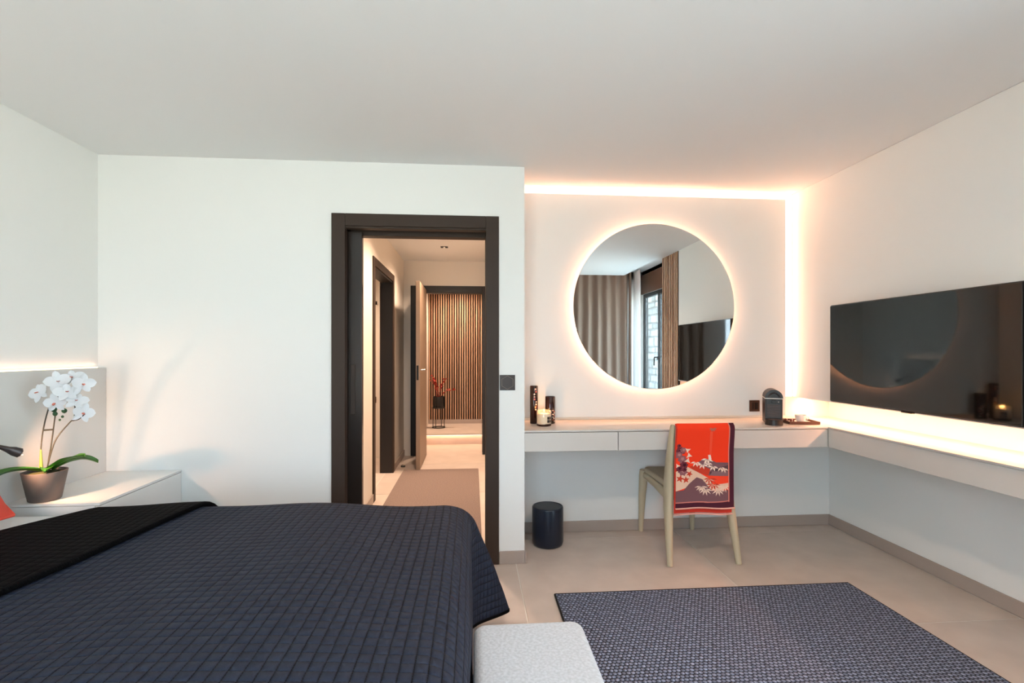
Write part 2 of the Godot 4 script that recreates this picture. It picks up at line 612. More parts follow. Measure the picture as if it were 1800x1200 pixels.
func floors() -> void:
	var f := structure("floor", span(-2.6, 2.9, -0.12, -0.002, REAR - 0.2, 8.3), M.grout, "large beige-grey floor tiles with pale joints")
	var gap := 0.003
	var rects := [[LEFT, RIGHT, REAR, BACK], [-2.5, 1.6, BACK, 7.05]]
	var k := 0
	for r in rects:
		for i in range(-3, 3):
			for j in range(-3, 6):
				var x0 := maxf(0.265 + 1.2 * i, r[0])
				var x1 := minf(0.265 + 1.2 * (i + 1), r[1])
				var d0 := maxf(2.225 + 1.2 * j, r[2])
				var d1 := minf(2.225 + 1.2 * (j + 1), r[3])
				if x1 - x0 < 0.02 or d1 - d0 < 0.02: continue
				# joints only where the grid line runs, not where a wall or the doorway cuts a tile
				var a0 := gap if absf(x0 - (0.265 + 1.2 * i)) < 1e-4 else 0.0
				var a1 := gap if absf(x1 - (0.265 + 1.2 * (i + 1))) < 1e-4 else 0.0
				var b0 := gap if absf(d0 - (2.225 + 1.2 * j)) < 1e-4 else 0.0
				var b1 := gap if absf(d1 - (2.225 + 1.2 * (j + 1))) < 1e-4 else 0.0
				part(f, "tile", span(x0 + a0, x1 - a1, -0.0019, 0.0, d0 + b0, d1 - b1, 0.0006), M["floor_tile_%d" % (k % 3)])
				k += 1


# ------------------------------------------------------------------ lit strips in the plaster
func light_strip(called: String, label: String, x0: float, x1: float, y0: float, y1: float, d0: float, d1: float, at: Vector3, towards: Vector3, size: Vector2, along: Vector3, energy: float, color := WARM) -> void:
	var t := thing(called, label, "light strip", Vector3((x0 + x1) / 2, y0, -(d0 + d1) / 2))
	part(t, "diffuser", MB.new().box(Vector3(0, (y1 - y0) / 2, 0), Vector3(x1 - x0, y1 - y0, d1 - d0), 0.001), M.led_strip)
	area_light(t, at - t.position, towards, size, color, energy, along)

func light_strips() -> void:
	var to := Vector3(0, 0, 1)
	light_strip("led_light_strip", "lit strip between the mirror panel and the ceiling", 0.3195, 2.248, H - 0.0395, H - 0.001, PANEL + 0.012, PANEL + 0.05,
		P(1.285, H - 0.02, PANEL + 0.010), to, Vector2(1.92, 0.006), Vector3.RIGHT, 0.33)
	light_strip("led_light_strip", "upright lit strip in the corner beside the television wall", 2.2495, RPANEL - 0.001, 0.976, H - 0.001, PANEL + 0.012, PANEL + 0.05,
		P(2.278, 1.7, PANEL + 0.010), to, Vector2(1.44, 0.008), Vector3.UP, 0.24)
	light_strip("led_light_strip", "thin lit strip along the back of the desk under the mirror panel", 0.3195, 2.248, 0.8425, 0.852, PANEL + 0.052, PANEL + 0.062,
		P(1.285, 0.8418, PANEL + 0.058), Vector3(0, -1, 0.1), Vector2(1.92, 0.008), Vector3.RIGHT, 0.06)
	light_strip("led_light_strip", "lit strip under the plaster box above the long shelf", RPANEL + 0.16, RPANEL + 0.18, 0.966, 0.9745, 1.34, BACK - 0.01,
		P(RPANEL + 0.17, 0.965, 2.445), Vector3.DOWN, Vector2(2.18, 0.016), Vector3(0, 0, 1), 1.5)


# ------------------------------------------------------------------ hallway
func door_frame(parent: Node3D, w: float, hgt: float, depth: float, b: Material, rebate := 0.08) -> void:
	# local: x across from 0 to w, y up, z from 0 (front) back to -depth; casing on both sides
	for z in [0.006, -depth - 0.006]:
		part(parent, "casing", MB.new().box(Vector3(rebate / 2, hgt / 2, z), Vector3(rebate, hgt, 0.012), 0.002), b)
		part(parent, "casing", MB.new().box(Vector3(w - rebate / 2, hgt / 2, z), Vector3(rebate, hgt, 0.012), 0.002), b)
		part(parent, "head_casing", MB.new().box(Vector3(w / 2, hgt - rebate / 2 + 0.003, z), Vector3(w - 2 * rebate, rebate - 0.006, 0.012), 0.002), b)

func hallway() -> void:
	var HP: Material = M.hall_paint
	# frame and sliding leaf of the doorway in the bedroom wall
	var fr := Node3D.new()
	fr.name = "door_1"
	add_child(fr)
	fr.position = P(-0.84, 0, DOORWALL)
	fr.set_meta("kind", "structure")
	fr.set_meta("label", "dark bronze doorway with a pocket sliding door")
	door_frame(fr, 1.0, 2.127, 0.2, M.bronze)
	var B: Material = M.bronze
	part(fr, "jamb_lining", MB.new().box(Vector3(0.0595, 1.02, -0.029), Vector3(0.039, 2.04, 0.055), 0.001), B)
	part(fr, "jamb_lining", MB.new().box(Vector3(0.0595, 1.02, -0.161), Vector3(0.039, 2.04, 0.076), 0.001), B)
	part(fr, "jamb_lining", MB.new().box(Vector3(0.942, 1.02, -0.1), Vector3(0.038, 2.04, 0.197), 0.001), B)
	part(fr, "head_lining", MB.new().box(Vector3(0.5, 2.063, -0.028), Vector3(0.84, 0.042, 0.054), 0.001), B)
	part(fr, "head_lining", MB.new().box(Vector3(0.5, 2.055, -0.163), Vector3(0.84, 0.058, 0.072), 0.001), B)
	part(fr, "track", MB.new().box(Vector3(0.5, 2.075, -0.09), Vector3(0.84, 0.018, 0.06), 0.001), M.bronze_dark)
	var leaf := part(fr, "door_leaf", MB.new().box(Vector3(-0.255, 1.022, -0.09), Vector3(0.834, 2.03, 0.04), 0.002), M.door_leaf)
	part(leaf, "pull_handle", MB.new().box(Vector3(0.108, 1.07, -0.0675), Vector3(0.026, 0.30, 0.006), 0.001), M.bronze)

	# hall walls, ceiling
	cut_wall("wall_hall_left", [-0.98, -0.86, 0.0, H + 0.2, 3.2501, 6.31], [[-1.1, -0.7, -0.1, 2.085, 4.40, 5.46]], HP)
	structure("wall_hall_right", span(0.30, 0.42, 0, H + 0.2, BACK + 0.2001, 6.31), HP)
	cut_wall("wall_hall_end", [-2.5, 1.6, 0.0, H + 0.2, 6.3101, 6.43], [[-0.735, 0.16, -0.1, 2.085, 6.2, 6.6]], HP)
	structure("ceiling_hall", span(-2.5, 1.6, H, H + 0.2, BACK + 0.2002, 8.3), M.ceiling_paint)
	structure("ceiling_hall_near", span(-2.5, 0.1199, H, H + 0.2, 3.2502, BACK + 0.2001), M.ceiling_paint)
	# room beside the hall
	structure("wall_washroom_far", span(-2.5, -0.9805, 0, H, 6.19, 6.3100), HP)
	structure("wall_washroom_left", span(-2.5, -2.38, 0, H, 3.2502, 6.1899), HP)
	structure("baseboard_hall_left", span(-0.8595, -0.849, 0.0005, 0.078, 3.27, 4.355, 0.002), M.skirting_tile)
	structure("baseboard_hall_far", span(-0.8595, -0.849, 0.0005, 0.078, 5.505, 6.309, 0.002), M.skirting_tile)
	var fl := Node3D.new()
	fl.name = "door_2"
	add_child(fl)
	fl.position = P(-0.86, 0, 4.36)
	fl.rotation.y = PI / 2
	fl.set_meta("kind", "structure")
	fl.set_meta("label", "dark bronze door frame in the left wall of the hall")
	door_frame(fl, 1.14, 2.127, 0.12, M.bronze)
	part(fl, "jamb_lining", MB.new().box(Vector3(0.0595, 1.02, -0.06), Vector3(0.037, 2.04, 0.119), 0.001), M.bronze_dark)
	part(fl, "jamb_lining", MB.new().box(Vector3(1.0805, 1.02, -0.06), Vector3(0.037, 2.04, 0.119), 0.001), M.bronze_dark)
	part(fl, "head_lining", MB.new().box(Vector3(0.57, 2.06, -0.06), Vector3(0.98, 0.046, 0.119), 0.001), M.bronze_dark)
	# end door
	var fe := Node3D.new()
	fe.name = "door_3"
	add_child(fe)
	fe.position = P(-0.775, 0, 6.31)
	fe.set_meta("kind", "structure")
	fe.set_meta("label", "dark door frame at the end of the hall with an open leaf")
	door_frame(fe, 0.975, 2.127, 0.12, M.bronze_dark)
	part(fe, "jamb_lining", MB.new().box(Vector3(0.0595, 1.02, -0.06), Vector3(0.037, 2.04, 0.119), 0.001), M.bronze_dark)
	part(fe, "jamb_lining", MB.new().box(Vector3(0.9155, 1.02, -0.06), Vector3(0.037, 2.04, 0.119), 0.001), M.bronze_dark)
	part(fe, "head_lining", MB.new().box(Vector3(0.4875, 2.06, -0.06), Vector3(0.815, 0.046, 0.119), 0.001), M.bronze_dark)
	var l2 := part(fe, "door_leaf", MB.new().box(Vector3(0.155, 1.042, 0.415), Vector3(0.002, 2.06, 0.79), 0.0005), M.door_leaf)
	part(l2, "core", MB.new().box(Vector3(0.178, 1.042, 0.415), Vector3(0.043, 2.06, 0.79), 0.001), M.leaf_edge)
	part(l2, "lock_plate", MB.new().box(Vector3(0.174, 1.07, 0.8115), Vector3(0.022, 0.16, 0.003), 0.001), M.black_metal)
	part(l2, "lever", MB.new().tube([Vector3(0.2, 1.10, 0.75), Vector3(0.245, 1.10, 0.75), Vector3(0.25, 1.10, 0.74), Vector3(0.25, 1.10, 0.63)], [0.009], 10), M.chrome)

	# beyond the end door: a step with light under its nosing and a slatted wall
	structure("floor_platform", span(-2.5, 1.6, 0.0, 0.15, 7.05, 8.3, 0.002), M.floor_tile_0, "raised tiled platform in front of the slatted wall")
	structure("floor_nosing", span(-2.5, 1.6, 0.135, 0.152, 7.01, 7.0499, 0.002), M.floor_tile_1)
	var st := thing("led_light_strip", "lit strip under the step in front of the slatted wall", "light strip", P(-0.3, 0.122, 7.035))
	part(st, "diffuser", MB.new().box(Vector3(0, 0.004, 0), Vector3(1.6, 0.008, 0.012), 0.001), M.led_strip)
	area_light(st, Vector3(0, -0.003, 0), Vector3(0, -1, 0.15), Vector2(1.6, 0.01), WARM, 0.14, Vector3.RIGHT)
	structure("wall_slat_backing", span(-2.5, 1.6, 0.15, H, 8.04, 8.24), M.felt)
	structure("baseboard_platform", span(-0.70, 1.2, 0.1505, 0.215, 8.018, 8.0395, 0.002), M.skirting_tile)
	structure("wall_platform_left", span(-0.83, -0.705, 0.0, H, 6.4305, 8.0395), HP)
	structure("wall_platform_right", span(1.25, 1.37, 0.0, H, 6.4305, 8.0395), HP)
	var sw := thing("slatted_panel", "wall of upright wooden slats beyond the hall behind a potted red plant", "wall panel", P(-0.70, 0.217, 8.03))
	for k in 32:
		part(sw, "slat", MB.new().box(Vector3(0.012 + k * 0.0375, 1.09, 0), Vector3(0.019, 2.18, 0.018), 0.002), M["slat_wood_%d" % ((k * 7 + k / 3) % 3)])
	# potted plant on a wire stand
	var ps := thing("plant_stand", "black wire ring stand on the platform carrying a black pot", "plant stand", P(-0.515, 0.1505, 7.6))
	for y in [0.008, 0.30]:
		var ring := []
		for i in 25: ring.append(Vector3(cos(TAU * i / 24) * 0.095, y, sin(TAU * i / 24) * 0.095))
		part(ps, "ring", MB.new().tube(ring, [0.006], 6, false, Vector3.UP), M.pot_black)
	for i in 4:
		var w := TAU * i / 4.0 + 0.4
		part(ps, "leg", MB.new().tube([Vector3(cos(w) * 0.095, 0.004, sin(w) * 0.095), Vector3(cos(w) * 0.095, 0.46, sin(w) * 0.095)], [0.005], 6), M.pot_black)
	for i in 2:
		var w := PI / 2 * i + 0.4
		part(ps, "crossbar", MB.new().tube([Vector3(cos(w) * 0.093, 0.30, sin(w) * 0.093), Vector3(-cos(w) * 0.093, 0.30 , -sin(w) * 0.093)], [0.004], 6), M.pot_black)
	var pl := thing("potted_plant", "black pot with a red-leaved plant in front of the slatted wall", "plant", P(-0.515, 0.4555, 7.6))
	part(pl, "pot", MB.new().lathe([Vector2(0.0, 0.0), Vector2(0.07, 0.0), Vector2(0.085, 0.02), Vector2(0.088, 0.17), Vector2(0.08, 0.17), Vector2(0.078, 0.14), Vector2(0, 0.14)], 24), M.pot_black)
	var lr := RandomNumberGenerator.new()
	lr.seed = 12
	for s in 7:
		var tip := Vector3(lr.randf_range(-0.12, 0.14), lr.randf_range(0.36, 0.56), lr.randf_range(-0.08, 0.08))
		if s == 6: tip = Vector3(0.24, 0.26, 0.0)
		var base := Vector3(lr.randf_range(-0.03, 0.03), 0.138, lr.randf_range(-0.03, 0.03))
		var mid := base.lerp(tip, 0.5) + Vector3(0, 0.06, 0)
		part(pl, "twig", MB.new().tube([base, mid, tip], [0.003, 0.0025, 0.0015], 5), M.red_leaf)
		for q in 13:
			var f := 0.3 + 0.7 * q / 12.0
			var c := (base.lerp(mid, f * 2.0) if f < 0.5 else mid.lerp(tip, f * 2.0 - 1.0))
			var dir := Vector3(lr.randf_range(-1, 1), lr.randf_range(-0.4, 0.7), lr.randf_range(-1, 1)).normalized()
			part(pl, "leaf", petal_shape(c, dir, Vector3.UP, 0.042, 0.026, 0.12), M.red_leaf)

	# carpet runner, door stop, lights
	var rn := part(self, "runner_rug", span(-0.755, 0.062, 0.0006, 0.009, 3.38, 5.53, 0.003), M.runner_yarn)
	tag(rn, "brown carpet runner on the hall floor beyond the doorway", "rug")
	var ds := thing("door_stop", "small metal door stop on the floor beside the open hall door", "door stop", P(-0.78, 0.0005, 5.66))
	part(ds, "body", MB.new().lathe([Vector2(0, 0), Vector2(0.022, 0), Vector2(0.022, 0.03), Vector2(0, 0.03)], 16), M.chrome)
	part(ds, "rubber_band", MB.new().lathe([Vector2(0.0222, 0.01), Vector2(0.0245, 0.012), Vector2(0.0245, 0.022), Vector2(0.0222, 0.024)], 16), M.black_metal)
	var hk := thing("wall_hook", "small black hook on the tan wall seen through the side door", "hook", P(-1.18, 1.875, 6.1895))
	part(hk, "plate", MB.new().box(Vector3(0, 0.02, 0.003), Vector3(0.03, 0.04, 0.005), 0.001), M.black_metal)
	part(hk, "peg", MB.new().tube([Vector3(0, 0.02, 0.005), Vector3(0, 0.02, 0.04), Vector3(0, 0.035, 0.045)], [0.008], 8), M.black_metal)
	var os := thing("wall_socket", "small dark socket low on the tan wall seen through the side door", "socket", P(-1.20, 0.68, 6.1895))
	part(os, "plate", MB.new().box(Vector3(0, 0.035, 0.004), Vector3(0.05, 0.075, 0.007), 0.001), M.black_metal)
	part(os, "insert", MB.new().box(Vector3(0, 0.035, 0.0085), Vector3(0.03, 0.04, 0.002), 0.0005), M.bronze)
	var spots := [[-0.308, 5.45, "black square recessed ceiling light near the end of the hall", 1.2], [-0.35, 4.2, "recessed hall ceiling light above the carpet runner", 1.2], [-1.6, 5.4, "recessed ceiling light in the room beside the hall", 0.9], [-0.2, 7.5, "recessed ceiling light above the raised platform", 1.3], [1.0, 1.2, "recessed bedroom ceiling light above the rug", 0.85]]
	for s in spots:
		var d := thing("recessed_downlight", s[2], "ceiling light", P(s[0], H, s[1]))
		part(d, "trim", MB.new().box(Vector3(-0.021, -0.003, 0), Vector3(0.036, 0.006, 0.06), 0.001), M.black_metal)
		part(d, "trim", MB.new().box(Vector3(0.021, -0.003, 0), Vector3(0.036, 0.006, 0.06), 0.001), M.black_metal)
		part(d, "lamp_lens", MB.new().lathe([Vector2(0, -0.0075), Vector2(0.012, -0.0075), Vector2(0.012, -0.0062), Vector2(0, -0.0062)], 16), M.led_strip)
		spot(d, Vector3(0, -0.02, 0), Vector3.DOWN, Color(1.0, 0.86, 0.74), s[3] * 3.1, 75.0, 0.05)


# ------------------------------------------------------------------ behind the camera, seen in the mirror
func petal_shape(c: Vector3, dir: Vector3, face: Vector3, length: float, width: float, cup: float, blunt := 0.5) -> MB:
	var side := dir.cross(face)
	if side.length() < 0.05: side = dir.cross(Vector3.RIGHT)
	side = side.normalized()
	var up := side.cross(dir).normalized()
	var g := []
	var b := []
	for i in 7:
		var t := i / 6.0
		var w := width * 0.5 * pow(sin(PI * clampf(0.06 + t * 0.93, 0, 1)), blunt)
		if i == 6: w *= 0.25
		var row := []
		var rowb := []
		for j in 5:
			var s := j / 2.0 - 1.0
			var p := c + dir * length * t + side * w * s + up * (cup * length * (s * s * 0.5 * w / maxf(width * 0.5, 1e-4) + t * t - 0.3 * t))
			row.append(p)
			rowb.append(p - up * 0.0012)
		g.append(row)
		b.append(rowb)
	var m := MB.new().sheet(g)
	m.sheet(b, true)
	return m

func curtain_shape(a: Vector3, b: Vector3, y0: float, y1: float, folds: int, amp: float, seed_: int) -> MB:
	var r := RandomNumberGenerator.new()
	r.seed = seed_
	var ph := []
	for i in folds + 1: ph.append(r.randf_range(0.75, 1.3))
	var along := (b - a)
	var side := along.normalized().cross(Vector3.UP)
	var g := []
	var h := []
	var nu := folds * 10
	for i in nu + 1:
		var t := float(i) / nu
		var k := t * folds
		var am: float = amp * lerpf(ph[int(k) % folds], ph[(int(k) + 1) % folds], k - floorf(k))
		var row := []
		var rowb := []
		for j in 9:
			var q := j / 8.0
			var w := sin(TAU * k + 0.35 * sin(3.0 * q + k)) * am * (0.75 + 0.35 * (1.0 - q))
			var p := a + along * t + side * w
			p.y = lerpf(y0, y1, q)
			row.append(p)
			rowb.append(p - side * 0.002)
		g.append(row)
		h.append(rowb)
	var m := MB.new().sheet(g)
	m.sheet(h, true)
	return m

func windows_and_curtains() -> void:
	# rear window
	var w1 := Node3D.new()
	w1.name = "window_1"
	add_child(w1)
	w1.position = P(-0.525, 0.03, REAR - 0.1)
	w1.set_meta("kind", "structure")
	w1.set_meta("label", "tall window behind the foot of the bed")
	for x in [-0.699, 0.0, 0.699]:
		part(w1, "frame_post", MB.new().box(Vector3(x, 1.135, 0), Vector3(0.05, 2.268, 0.07), 0.003), M.black_metal)
	for x in [-0.3495, 0.3495]:
		for y in [0.026, 2.244]:
			part(w1, "frame_rail", MB.new().box(Vector3(x, y, 0), Vector3(0.648, 0.05, 0.07), 0.003), M.black_metal)
		part(w1, "pane", MB.new().box(Vector3(x, 1.135, 0), Vector3(0.648, 2.166, 0.006)), M.window_glass)
	# terrace door
	var w2 := Node3D.new()
	w2.name = "door_4"
	add_child(w2)
	w2.position = P(RIGHT + 0.036, 0.02, -0.055)
	w2.set_meta("kind", "structure")
	w2.set_meta("label", "glazed terrace door with a black frame, reflected in the round mirror")
	for z in [-0.827, 0.215, 0.827]:
		part(w2, "frame_post", MB.new().box(Vector3(0, 1.09, z), Vector3(0.06, 2.178, 0.055), 0.003), M.black_metal)
	for a in [[-0.306, 0.986], [0.521, 0.556]]:
		for y in [0.03, 2.15]:
			part(w2, "frame_rail", MB.new().box(Vector3(0, y, a[0]), Vector3(0.06, 0.055, a[1]), 0.003), M.black_metal)
		part(w2, "pane", MB.new().box(Vector3(0, 1.09, a[0]), Vector3(0.008, 2.064, a[1])), M.window_glass)
	var hd := part(w2, "handle", MB.new().box(Vector3(-0.04, 1.19, 0.215), Vector3(0.012, 0.05, 0.03), 0.002), M.black_metal)
	part(hd, "lever", MB.new().tube([Vector3(-0.046, 1.2, 0.215), Vector3(-0.085, 1.2, 0.215), Vector3(-0.088, 1.19, 0.225), Vector3(-0.088, 1.08, 0.235)], [0.009], 8), M.black_metal)
	# dark timber above the terrace door, slatted panel beside it
	structure("trim_1", span(RIGHT - 0.02, RIGHT - 0.0005, 2.2, 2.5, REAR + 0.01, 0.83, 0.002), M.wood_panel, "dark timber board above the terrace door")
	structure("wall_right_pier", span(RPANEL + 0.02, RIGHT - 0.0005, 0.0, H - 0.0005, 0.842, 1.3295), M.wall_paint)
	structure("wall_right_felt", span(RPANEL + 0.004, RPANEL + 0.0195, 0.0005, H - 0.001, 0.842, 1.3295), M.felt)
	var sp := thing("slatted_panel", "upright wooden slats beside the terrace door, reflected in the round mirror", "wall panel", P(RPANEL, 0.001, 1.3))
	for k in 9:
		part(sp, "slat", MB.new().box(Vector3(0.0, (H - 0.004) / 2, 0.01 + k * 0.0525), Vector3(0.007, H - 0.004, 0.030), 0.001), M["slat_wood_%d" % ((k * 5) % 3)])
	# curtains
	var c1 := part(self, "curtain", curtain_shape(P(0.62, 0, -0.80), P(2.40, 0, -0.80), 0.02, 2.54, 12, 0.035, 3), M.curtain_cloth)
	tag(c1, "taupe curtain in deep folds on the wall behind, reflected in the round mirror", "curtain")
	var c2 := part(self, "curtain", curtain_shape(P(2.43, 0, -0.84), P(2.43, 0, -0.74), 0.02, 2.54, 2, 0.02, 5), M.curtain_cloth)
	tag(c2, "taupe curtain drawn back beside the terrace door", "curtain")
	var c3 := part(self, "sheer_curtain", curtain_shape(P(2.52, 0, -0.86), P(2.52, 0, -0.58), 0.02, 2.54, 6, 0.02, 6), M.sheer_cloth)
	tag(c3, "white sheer curtain hanging at the terrace door", "curtain")
	# lit recess for the curtains
	var ls := thing("led_light_strip", "lit strip in the ceiling recess above the rear curtains", "light strip", P(0.1, 2.548, -0.54))
	part(ls, "diffuser", MB.new().box(Vector3(0, 0.005, 0), Vector3(4.4, 0.01, 0.012), 0.001), M.led_strip)
	area_light(ls, Vector3(0, -0.002, 0), Vector3(0, -1, 0.2), Vector2(4.4, 0.01), WARM, 0.10, Vector3.RIGHT)
	var l2 := thing("led_light_strip", "lit strip in the ceiling recess above the terrace door", "light strip", P(2.30, 2.548, 0.10))
	part(l2, "diffuser", MB.new().box(Vector3(0, 0.005, 0), Vector3(0.012, 0.01, 1.2), 0.001), M.led_strip)
	area_light(l2, Vector3(0, -0.002, 0), Vector3(0.4, -1, 0), Vector2(1.2, 0.01), WARM, 0.12, Vector3(0, 0, 1))
	# terrace outside: paving and a field stone wall
	structure("floor_terrace", span(RIGHT + 0.09, 6.5, -0.1, -0.01, -8.0, 4.0), M.terrace)
	var gw := thing("garden_wall", "pale field stone wall outside the terrace door, reflected in the round mirror", "wall", P(4.3, -0.01, -4.9))
	part(gw, "mortar_core", MB.new().box(Vector3(0.14, 1.7, 0), Vector3(0.24, 3.4, 3.8), 0.02), M.mortar)
	var r := RandomNumberGenerator.new()
	r.seed = 5
	var y := 0.0
	while y < 3.3:
		var rh := r.randf_range(0.14, 0.24)
		var z := -1.9
		while z < 1.85:
			var rw := r.randf_range(0.16, 0.38)
			if z + rw > 1.9: rw = 1.9 - z
			var s := Vector3(r.randf_range(0.06, 0.10), rh - 0.025, maxf(rw - 0.025, 0.05))
			var t := Transform3D(Basis(Vector3.RIGHT, r.randf_range(-0.05, 0.05)), Vector3(0.02, y + rh / 2, z + rw / 2))
			part(gw, "stone", MB.new().box(Vector3.ZERO, s, 0.025, t), M["field_stone_%d" % r.randi_range(0, 2)])
			z += rw
		y += rh


# ------------------------------------------------------------------ furniture on the walls
func desk_and_shelf() -> void:
	var L: Material = M.lacquer
	var front := 3.068
	var t := thing("floating_desk", "long pale grey desk fixed in the niche under the round mirror", "desk", P(0.3185, 0.68, BACK - 0.0005))
	var w := RIGHT - 0.001 - 0.3185
	part(t, "worktop", MB.new().box(Vector3(w / 2, 0.1255, (BACK - front) / 2), Vector3(w, 0.011, BACK - front), 0.001), L)
	part(t, "carcass", MB.new().box(Vector3(w / 2, 0.0595, (BACK - front) / 2 - 0.012), Vector3(w, 0.119, BACK - front - 0.022), 0.001), L)
	part(t, "drawer_front", MB.new().box(Vector3(0.297, 0.0575, BACK - front - 0.0125), Vector3(0.591, 0.117, 0.019), 0.0015), L)
	part(t, "front_panel", MB.new().box(Vector3((0.5965 + RPANEL - 0.3185) / 2, 0.0575, BACK - front - 0.0125), Vector3(RPANEL - 0.3185 - 0.5965, 0.117, 0.019), 0.0015), L)
	var s := thing("floating_shelf", "long pale grey shelf fixed along the right wall under the television", "shelf", P(RPANEL, 0.68, 1.333))
	part(s, "worktop", MB.new().box(Vector3(0.1855, 0.1255, -(front - 1.333) / 2), Vector3(0.371, 0.011, front - 1.333 - 0.001), 0.001), L)
	part(s, "body", MB.new().box(Vector3(0.1855, 0.0595, -(front - 1.333) / 2), Vector3(0.370, 0.119, front - 1.333 - 0.001), 0.001), L)

func mirror() -> void:
	var t := thing("round_mirror", "large round frameless mirror with a lit halo above the desk", "mirror", P(1.265, 1.038, PANEL - 0.0005))
	var R := 0.577
	var c := Vector3(0, R, 0)
	var turn := Transform3D(Basis(Vector3.RIGHT, PI / 2), Vector3.ZERO)
	var disc := MB.new().lathe([Vector2(0, 0.042), Vector2(R - 0.003, 0.042), Vector2(R, 0.0405), Vector2(R, 0.036), Vector2(R - 0.001, 0.036)], 128, Vector3.ZERO, 2.0)
	var back := MB.new().lathe([Vector2(0, 0.0355), Vector2(R - 0.002, 0.0355), Vector2(R - 0.002, 0.033), Vector2(0, 0.033)], 96)
	var box := MB.new().lathe([Vector2(R - 0.055, 0.0), Vector2(R - 0.055, 0.0325), Vector2(R - 0.075, 0.0325), Vector2(R - 0.075, 0.0)], 96)
	var ring := MB.new().lathe([Vector2(R - 0.0545, 0.008), Vector2(R - 0.050, 0.008), Vector2(R - 0.050, 0.024), Vector2(R - 0.0545, 0.024)], 128)
	for a in [["mirror_disc", disc, M.mirror_glass], ["backing", back, M.mirror_back], ["light_frame", box, M.mirror_back], ["led_light_ring", ring, M.led_mirror]]:
		var o := part(t, a[0], a[1], a[2])
		o.transform = Transform3D(Basis(Vector3.RIGHT, PI / 2), c)
	var n := 32
	for i in n:
		var w := TAU * i / n
		var o := Vector3(cos(w), sin(w), 0)
		area_light(t, c + o * (R - 0.047) + Vector3(0, 0, 0.016), o, Vector2(TAU * (R - 0.047) / n * 0.98, 0.014), WARM, 0.022, Vector3(-sin(w), cos(w), 0))

func television() -> void:
	# screen faces the bed; the set stands off the wall on a bracket
	var t := thing("television", "black flat television on the right wall above the lit shelf", "television", P(2.12, 1.005, 2.285))
	var hh := 0.571
	var ww := 1.05
	part(t, "screen", MB.new().box(Vector3(0.003, hh / 2, 0), Vector3(0.006, hh - 0.012, ww - 0.012), 0.0005), M.screen_gloss)
	part(t, "frame", MB.new().box(Vector3(0.020, hh / 2, 0), Vector3(0.026, hh, ww), 0.003), M.screen_frame)
	part(t, "housing", MB.new().box(Vector3(0.056, 0.24, 0), Vector3(0.046, 0.34, 0.8), 0.012), M.screen_frame)
	part(t, "sensor", MB.new().box(Vector3(0.02, -0.004, -0.01), Vector3(0.022, 0.008, 0.06), 0.002), M.screen_frame)
	var b := part(t, "wall_bracket", MB.new().box(Vector3(0.182, 0.25, 0), Vector3(0.006, 0.22, 0.4), 0.002), M.black_metal)
	for z in [-0.12, 0.12]:
		part(b, "arm", MB.new().box(Vector3(0.129, 0.25, z), Vector3(0.098, 0.05, 0.03), 0.002), M.black_metal)


# ------------------------------------------------------------------ bed
const BED_TOP := 0.608
const BED_R := 0.12
const U1 := -0.13     # where the top begins to roll over at the foot
const V0 := 0.40      # near side
const V1 := 2.265      # far side

func bed_wave(u: float, w: float) -> float:
	return 0.005 * sin(u * 5.1 + 1.1) * sin(w * 2.9 + 0.4) + 0.003 * sin(u * 11.0 + w * 4.0) + 0.014 * exp(-pow((u + 0.75) * 2.6, 2.0)) - 0.016 * smoothstep(-0.6, -0.15, u)

func drape(u: float, w: float, lift: float) -> Vector3:
	# a point of the cloth: u along the bed, w across it, both measured on the cloth
	var ex := maxf(0.0, u - U1)
	var ez := 0.0
	var sz := 1.0
	if w > V1: ez = w - V1
	elif w < V0:
		ez = V0 - w
		sz = -1.0
	var s := maxf(ex, ez)
	var bx := minf(u, U1)
	var bz := clampf(w, V0, V1)
	var y := BED_TOP + lift + bed_wave(bx, bz)
	if s <= 0.0: return P(bx, y, bz)
	var dir := Vector2(ex, ez * sz).normalized()
	var corner := sin(2.0 * atan2(ez, ex))
	var r := BED_R + lift
	var out := r
	var dy := r
	if s < r * PI / 2:
		out = r * sin(s / r)
		dy = r * (1.0 - cos(s / r))
	else:
		dy = r + s - r * PI / 2
	# the far corner of the cloth stands out beyond the foot in one broad fold
	var flare := Vector2(0.95, 0.30) * corner * corner * 0.40 * maxf(0.0, s - 0.04) if sz > 0.0 else Vector2.ZERO
	# gathers in the hanging part
	if s > 0.12:
		out += 0.006 * clampf((s - 0.12) * 5.0, 0, 1) * sin((u if ez > ex else w) * 14.0 + corner * 3.0)
	return P(bx + dir.x * out + flare.x, y - dy, bz + dir.y * out + flare.y)

func cloth_grid(u0: Callable, u1: Callable, w0: float, w1: float, nu: int, nw: int, lift: float) -> Array:
	var g := []
	var t := []
	for i in nu + 1:
		var row := []
		var tr := []
		for j in nw + 1:
			var w := lerpf(w0, w1, float(j) / nw)
			var u := lerpf(u0.call(w), u1.call(w), float(i) / nu)
			row.append(drape(u, w, lift))
			tr.append(Vector2(u, w) / 0.13)
		g.append(row)
		t.append(tr)
	return [g, t]

